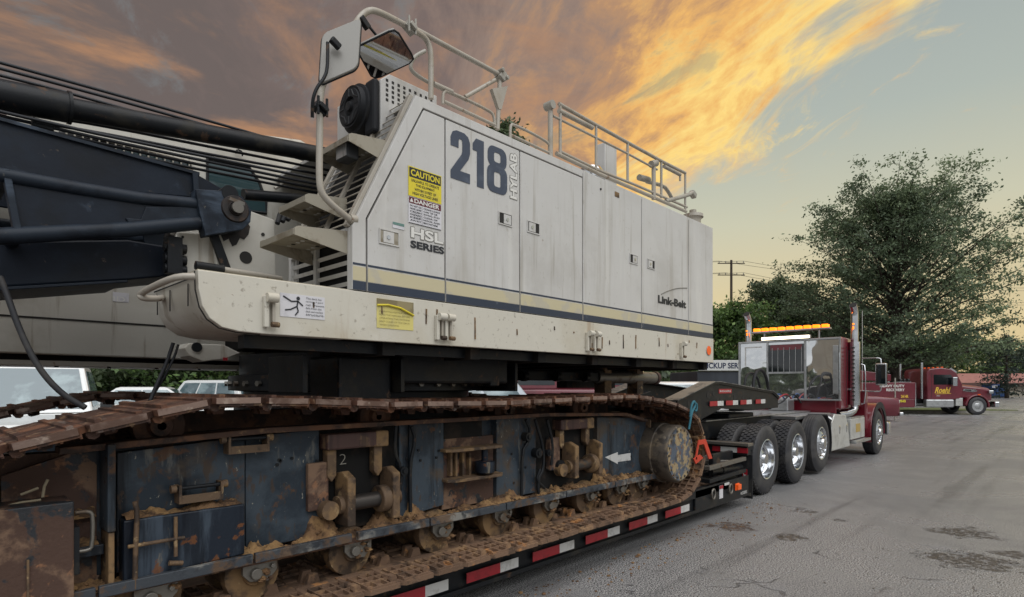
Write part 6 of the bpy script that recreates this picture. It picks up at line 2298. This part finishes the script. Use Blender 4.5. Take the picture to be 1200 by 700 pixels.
# ================================================================== BUILDINGS, SIGN, BIN
B_ = empty('low_building', (0, 0, 0), 'long low tan block building with faded red roof behind the wrecker truck', 'building')
m_ = MB().box(0, 46, 0, 9, 0, 2.05).build('wall', tanwall, B_)
MB().prism([(-.4, -.7, 2.0), (46.4, -.7, 2.0), (46.4, 4.5, 3.5), (-.4, 4.5, 3.5)], (0, 0, .14)).build('roof', pinkroof, B_)
MB().prism([(-.4, 4.5, 3.5), (46.4, 4.5, 3.5), (46.4, 9.7, 2.0), (-.4, 9.7, 2.0)], (0, 0, .14)).build('roof', pinkroof, B_)
MB().box(-.4, 46.4, -.74, -.705, 1.7, 2.13).build('fascia', mat('brown_fascia', '5b4039', .7), B_)
for i in range(12):
    MB().box(2 + i * 3.6, 2.03 + i * 3.6, -.012, .0, .1, 1.95).build('wall_joint', seam, B_)
for i in range(4):
    d_ = MB().box(13.5 + i * 7.3, 14.5 + i * 7.3, -.05, -.002, .02, 2.0).build('door', darkgrey, B_)
    w = MB().box(16.0 + i * 7.3, 17.3 + i * 7.3, -.05, -.002, .9, 1.75).build('window', glass, B_)
p = QG(1098, 465.5)
finish(B_, (p.x, p.y, 0), RZ_RIGHT)
S_ = empty('waste_container', (0, 0, 0), 'blue steel waste container standing by the low tan building', 'container')
MB().box(0, 2.3, 0, 1.5, .15, 1.85).build('bin_body', bluebin, S_, bevel=.03)
for i in range(6):
    MB().box(.15 + i * .38, .22 + i * .38, -.04, -.001, .2, 1.8).build('bin_rib', bluebin, S_)
MB().box(-.03, 2.33, -.04, 1.53, 1.851, 1.92).build('bin_rim', bluebin, S_, bevel=.01)
MB().box(.3, 1.05, -.045, -.041, 1.4, 1.72).build('bin_sticker', paper, S_)
MB().box(.0, 2.3, .1, 1.4, 0, .149).build('bin_skid', blacksteel, S_)
p = QG(1160, 466.2)
finish(S_, (p.x, p.y, 0), RZ_RIGHT)

# white box trailer behind the wrecker
V_ = empty('box_trailer', (0, 0, 0), 'white box trailer parked under the big tree behind the wrecker truck', 'trailer')
MB().box(0, 4.6, 0, 2.3, .8, 3.05).build('box_body', whitewall, V_, bevel=.04)
MB().box(-.3, 4.7, .3, 2.0, .45, .79).build('chassis', blacksteel, V_)
for x in (1.2, 2.2):
    for yy, s in ((.0, -1), (2.3, 1)):
        small_wheel(V_, x, yy, .38, .25, s)
for i in range(6):
    MB().box(.3 + i * .75, .33 + i * .75, -.012, -.001, .85, 3.0).build('panel_joint', greypipe, V_)
p = QD(1040, 453, 52)
finish(V_, (p.x, p.y, 0), RZ_RIGHT)

# dark box trailer with the pickup sign board
D_ = empty('dark_box_trailer', (0, 0, 0), 'dark box trailer with a white sign board lettered PICKUP along its top', 'trailer')
MB().box(0, 4.2, 0, 2.5, .95, 2.05).build('box_body', darkgrey, D_, bevel=.03)
MB().box(0, 4.2, .4, 2.1, .5, .949).build('chassis', blacksteel, D_)
for x in (2.6, 3.6):
    for yy, s in ((.0, -1), (2.5, 1)):
        small_wheel(D_, x, yy, .45, .28, s)
MB().box(.2, .6, .4, 2.1, 0, .5).build('landing_leg', blacksteel, D_)
sb = MB().box(.02, 4.1, -.06, -.001, 2.06, 2.37).build('sign_board', whitewall, D_, bevel=.01)
text('sign_lettering', 'PICKUP SERVICE', (.17, -.063, 2.125), (1.45, 0, 0), (0, 0, .17), mat('sign_blue_ink', '27304a', .5), D_, .03)
p = QD(817, 453, 17.0)
finish(D_, (p.x, p.y, 0), RZ_RIGHT + .05)

# brick shop far behind
K_ = empty('brick_shop', (0, 0, 0), 'low brick shop with white trim seen far off under the crane', 'building')
MB().box(0, 9, 0, 7, 0, 3.4).build('wall', brick, K_)
MB().box(-.2, 9.2, -.25, 7.2, 3.401, 3.8).build('parapet', whitewall, K_)
for i in range(3):
    w = MB().box(.8 + i * 2.8, 2.4 + i * 2.8, -.04, -.002, .7, 2.4).build('window', glass, K_)
    MB().box(.7 + i * 2.8, 2.5 + i * 2.8, -.08, -.041, .62, .70).build('sill', whitewall, K_)
p = QD(600, 453, 58)
finish(K_, (p.x, p.y, 0), RZ_RIGHT)
K2 = empty('white_shed', (0, 0, 0), 'white clad shed beside the brick shop', 'building')
MB().box(0, 6, 0, 6, 0, 3.0).build('wall', whitewall, K2)
MB().prism([(-.2, -.3, 3.0), (6.2, -.3, 3.0), (6.2, 6.3, 3.6), (-.2, 6.3, 3.6)], (0, 0, .1)).build('roof', greypipe, K2)
MB().box(1.5, 2.6, -.04, -.002, 0, 2.1).build('door', darkgrey, K2)
p = QD(655, 453, 56)
finish(K2, (p.x, p.y, 0), RZ_RIGHT)
gb = MB().lathe([(.0, 0), (.28, 0), (.33, .9), (.36, .92), (.36, 1.0), (.0, 1.06)], (0, 0, 0), (0, 0, 1), n=16)
o = gb.build('wheelie_bin', greenbin, None, 40)
p = QD(644, 453, 36)
o.location = (p.x, p.y, .53)
tag(o, 'green round bin standing near the small white car', 'bin')

# ================================================================== UTILITY POLE AND WIRES
UP = empty('utility_pole', (0, 0, 0), 'wooden utility pole with cross arms rising behind the trees', 'pole')
Dp = 62.0
top = QD(857, 305, Dp)
hz = top.z
MB().cyl((0, 0, 0), (0, 0, hz), .17, .12, 10).build('pole', creosote, UP, 40)
for zz, ln in ((hz - .35, 2.9), (hz - 1.6, 2.9)):
    a = MB().bar(RVEC * -ln / 2 + Vector((0, 0, zz)), RVEC * ln / 2 + Vector((0, 0, zz)), .09, .09).build('cross_arm', creosote, UP)
    for k in (-1.3, -.6, .6, 1.3):
        MB().cyl(RVEC * k + Vector((0, 0, zz + .061)), RVEC * k + Vector((0, 0, zz + .24)), .05, n=8).build('insulator', greypipe, a)
UP.location = (top.x, top.y, 0)
for k, (zz, off) in enumerate(((hz - .1, -1.3), (hz - .1, 1.3), (hz - 1.35, -.6), (hz - 1.35, 1.3))):
    a = Vector((top.x, top.y, zz)) + RVEC * off
    b = a + RVEC * 60 + FVEC * (18 + 3 * k) + Vector((0, 0, .5))
    c0 = a - RVEC * 40 + FVEC * -12
    pts = [a + (b - a) * t - Vector((0, 0, 1.3 * 4 * t * (1 - t))) for t in [i / 16 for i in range(17)]]
    pts2 = [a + (c0 - a) * t - Vector((0, 0, 1.0 * 4 * t * (1 - t))) for t in [i / 12 for i in range(1, 13)]]
    o = MB().tube(pts2[::-1] + pts, .018, 5).build('overhead_wire', wire)
    tag(o, ['overhead wire from the left end of the upper cross arm', 'overhead wire from the right end of the upper cross arm', 'overhead wire from the inner insulator of the lower cross arm', 'overhead wire from the outer end of the lower cross arm'][k], 'wire', 'overhead wires')

# ================================================================== TREES


def leaves_mesh(name, C, S, T_, m_, rng, flat=.35):
    """C: leaf centres (n,3), S: sizes, T_: tint"""
    n = len(C)
    nrm = rng.normal(size=(n, 3))
    nrm[:, 2] += flat
    nrm /= np.linalg.norm(nrm, axis=1)[:, None]
    ref = rng.normal(size=(n, 3))
    a = np.cross(nrm, ref)
    a /= np.linalg.norm(a, axis=1)[:, None]
    b = np.cross(nrm, a)
    a *= S[:, None] * .5
    b *= S[:, None] * .5 * rng.uniform(.35, .7, n)[:, None]
    v = np.empty((n, 4, 3))
    v[:, 0] = C - a
    v[:, 1] = C + b * .9 - a * .1
    v[:, 2] = C + a
    v[:, 3] = C - b * .9 - a * .1
    v = v.reshape(-1, 3)
    c = (v.min(0) + v.max(0)) / 2
    me = bpy.data.meshes.new(name)
    me.vertices.add(4 * n)
    me.vertices.foreach_set('co', (v - c).ravel())
    me.loops.add(4 * n)
    me.loops.foreach_set('vertex_index', np.arange(4 * n, dtype=np.int32))
    me.polygons.add(n)
    me.polygons.foreach_set('loop_start', np.arange(0, 4 * n, 4, dtype=np.int32))
    me.polygons.foreach_set('loop_total', np.full(n, 4, dtype=np.int32))
    at = me.attributes.new('tint', 'FLOAT', 'FACE')
    at.data.foreach_set('value', np.clip(T_, 0, 1).astype(np.float32))
    me.materials.append(m_)
    me.update(calc_edges=True)
    return me, Vector(c)


def add_mesh(me, c, name, parent):
    o = bpy.data.objects.new(name, me)
    COL.objects.link(o)
    o.parent = parent
    o.location = c - WL[parent.name]
    WL[o.name] = c
    return o


def tree(name, label, cat, base, H, Rx, ztrunk, nbr, ncl, nlf, lsz, m_, seed, elev=(28, 62), csz=.8, group=None, droop=0.0, trunk_r=None, top=1.0):
    rng = np.random.default_rng(seed)
    rnd = random.Random(seed)
    R = empty(name, base, label, cat, group)
    bx, by, bz = base
    tr = trunk_r or H * .022
    mb = MB()
    lean = rng.normal(size=2) * H * .012
    hz = [(bx + lean[0] * t, by + lean[1] * t, bz + H * .93 * t) for t in (0, .15, .35, .6, .8, 1)]
    mb.tube(hz, [tr * 1.25, tr, tr * .8, tr * .45, tr * .25, tr * .06], 8)
    br = MB()
    Cs, Ts, Ss = [], [], []
    for i in range(nbr):
        t = ztrunk + (1 - ztrunk) * (i + rnd.random()) / nbr * .93
        az = i * 2.399963 + rnd.uniform(-.4, .4)
        p0 = Vector((bx + lean[0] * t, by + lean[1] * t, bz + H * .93 * t))
        # envelope radius: widest a little below the middle
        env = Rx * math.sin(math.pi * min(1, max(.05, (t * .92 + .16) * top))) ** .8 if t < .95 else Rx * .2
        env *= rnd.uniform(.78, 1.12)
        el = math.radians(elev[0] + (elev[1] - elev[0]) * t + rnd.uniform(-8, 8))
        L = max(H * .06, env / max(.35, math.cos(el)))
        L = min(L, (bz + H - p0.z) / max(.25, math.sin(el)) * 1.0) if droop == 0 else L
        d = Vector((math.cos(az) * math.cos(el), math.sin(az) * math.cos(el), math.sin(el)))
        pts = []
        for k in range(5):
            s = k / 4
            p = p0 + d * (L * s) + Vector((0, 0, L * .10 * s * (1 - s) - droop * L * s * s))
            p += Vector((rnd.uniform(-1, 1), rnd.uniform(-1, 1), rnd.uniform(-1, 1))) * (L * .03 * (k > 0))
            pts.append(p)
        r0 = tr * (.42 - .28 * t)
        br.tube(pts, [r0, r0 * .7, r0 * .45, r0 * .25, r0 * .08], 5)
        ctint = rnd.uniform(.15, .8)
        for k in range(ncl):
            s = .28 + .76 * (k + rnd.random()) / ncl
            j = min(3, int(s * 4))
            f_ = min(1.1, s * 4 - j)
            p = pts[j] + (pts[j + 1] - pts[j]) * f_
            side = Vector((rnd.gauss(0, 1), rnd.gauss(0, 1), rnd.gauss(0, .55))) * (L * .15 * (1.15 - .5 * s))
            q = p + side
            br.tube([p, p + side * .55 + Vector((0, 0, .05)), q], [r0 * .18, r0 * .1, r0 * .03], 3)
            cs = csz * rnd.uniform(.6, 1.25)
            n = max(6, int(nlf * rnd.uniform(.5, 1.4)))
            # leaves follow the twig, denser near it
            tt = rng.uniform(.2, 1.25, n)
            cen = np.array(p)[None] + np.array(side)[None] * tt[:, None]
            off = rng.normal(size=(n, 3)) * (cs * .42) * np.array([1, 1, .62])
            Cs.append(cen + off)
            Ts.append(np.clip(ctint + rng.normal(0, .22, n), 0, 1))
            Ss.append(rng.uniform(.65, 1.35, n) * lsz)
    mb.build('trunk', bark, R, 50)
    br.build('limbs', bark, R, 50)
    me, c = leaves_mesh('crown', np.concatenate(Cs), np.concatenate(Ss), np.concatenate(Ts), m_, rng)
    add_mesh(me, c, 'crown', R)
    return R


def gp(px, depth):
    p = QD(px, HY, depth)
    return (p.x, p.y, 0.0)


# the big tree right of the tractor
tree('shade_tree', 'large spreading shade tree with feathery dark crown behind the wrecker truck', 'tree', gp(1050, 46), 18.0, 8.0, .13, 150, 11, 62, .225, leaf_tree, 7, (4, 62), .74)
# darker lower trees between crane and big tree
tree('roadside_tree', 'low roundish tree beneath the utility pole', 'tree', gp(856, 50), 8.6, 4.0, .12, 60, 7, 46, .34, leaf_mid, 21, (15, 60), .95, 'trees beyond the parking lot')
tree('roadside_tree', 'ragged dark tree between the utility pole tree and the big shade tree', 'tree', gp(915, 58), 12.6, 5.0, .12, 62, 8, 44, .34, leaf_dark, 22, (15, 60), 1.0, 'trees beyond the parking lot')
tree('roadside_tree', 'dark bushy tree close behind the tractor truck stacks', 'tree', gp(968, 62), 9.0, 6.5, .08, 55, 8, 44, .36, leaf_dark, 23, (10, 55), 1.1, 'trees beyond the parking lot')
tree('roadside_tree', 'dull green tree line tree right of the shade tree trunk', 'tree', gp(1110, 105), 9.5, 9.5, .05, 50, 8, 40, .55, leaf_mid, 24, (8, 45), 1.7, 'trees beyond the parking lot')
tree('roadside_tree', 'tree behind the low building roof near the conifer', 'tree', gp(1230, 110), 9.0, 11.0, .05, 50, 8, 40, .6, leaf_dark, 25, (8, 45), 1.8, 'trees beyond the parking lot')
tree('roadside_tree', 'pale green far tree behind the white box trailer', 'tree', gp(1040, 110), 10.0, 11.0, .05, 50, 8, 40, .6, leaf_mid, 26, (8, 45), 1.8, 'trees beyond the parking lot')
# conifer at the right edge
tree('conifer', 'dark conifer with drooping boughs at the end of the low building', 'tree', gp(1180, 78), 9.5, 3.4, .08, 44, 5, 16, .34, leaf_con, 31, (-5, 22), .6, None, .12, None, 1.0)
# hedge trees behind the crane's rear end
hs = [(-45, 22, 12.0, 4.6, 41, leaf_mid), (60, 26, 8.0, 4.6, 42, leaf_mid), (150, 27, 6.5, 4.0, 43, leaf_dark), (215, 28, 6.2, 4.2, 44, leaf_mid), (285, 30, 6.8, 4.6, 45, leaf_dark), (380, 34, 7.0, 5.0, 46, leaf_dark)]
labs = ['tall leafy tree behind the boom end of the crane', 'leafy tree behind the white pickup roof', 'dark leafy tree left of the parked low white car', 'bright leafy tree behind the parked low white car',
        'dark leafy tree behind the white suv', 'dark leafy tree hidden mostly behind the slewing ring']
for (px_, dep, h, r, sd, lm), lb_ in zip(hs, labs):
    tree('hedge_tree', lb_, 'tree', gp(px_, dep), h, r, .03, 46, 7, 44, .26, lm, sd, (2, 55), .9, 'trees behind the crane')
# thin tops showing above the crane roof
tree('slender_tree', 'slender leafy tree top showing just above the crane roof', 'tree', gp(586, 30), 16.3, 2.4, .3, 40, 6, 40, .26, leaf_dark, 51, (25, 70), .7)
tree('slender_tree', 'second slender tree top above the crane roof beside the toe rail', 'tree', gp(608, 31), 15.9, 2.2, .3, 36, 6, 36, .26, leaf_dark, 52, (25, 70), .7)
# round shrub by the silver suv
tree('shrub', 'bright green shrub behind the silver suv', 'shrub', gp(588, 24), 2.6, 1.6, .02, 26, 6, 40, .2, leaf_mid, 53, (5, 60), .6)
# distant woods closing the horizon all round the lot
rng = np.random.default_rng(99)
Cs = []
n = 60000
az = rng.uniform(0, 2 * math.pi, n)
rr = rng.uniform(165, 190, n)
hgt = 7 + 3.5 * np.sin(az * 9) * np.sin(az * 23 + 1) + 2 * np.sin(az * 51)
zz = rng.uniform(0, 1, n) ** .8 * hgt
C = np.stack([rr * np.cos(az), rr * np.sin(az), zz], 1)
me, c = leaves_mesh('distant_woods', C, rng.uniform(1.6, 3.2, n), rng.uniform(0, 1, n), leaf_dark, rng)
o = bpy.data.objects.new('distant_woods', me)
COL.objects.link(o)
o.location = c
tag(o, 'far off dark belt of woods round the parking lot', 'woods', kind='stuff')
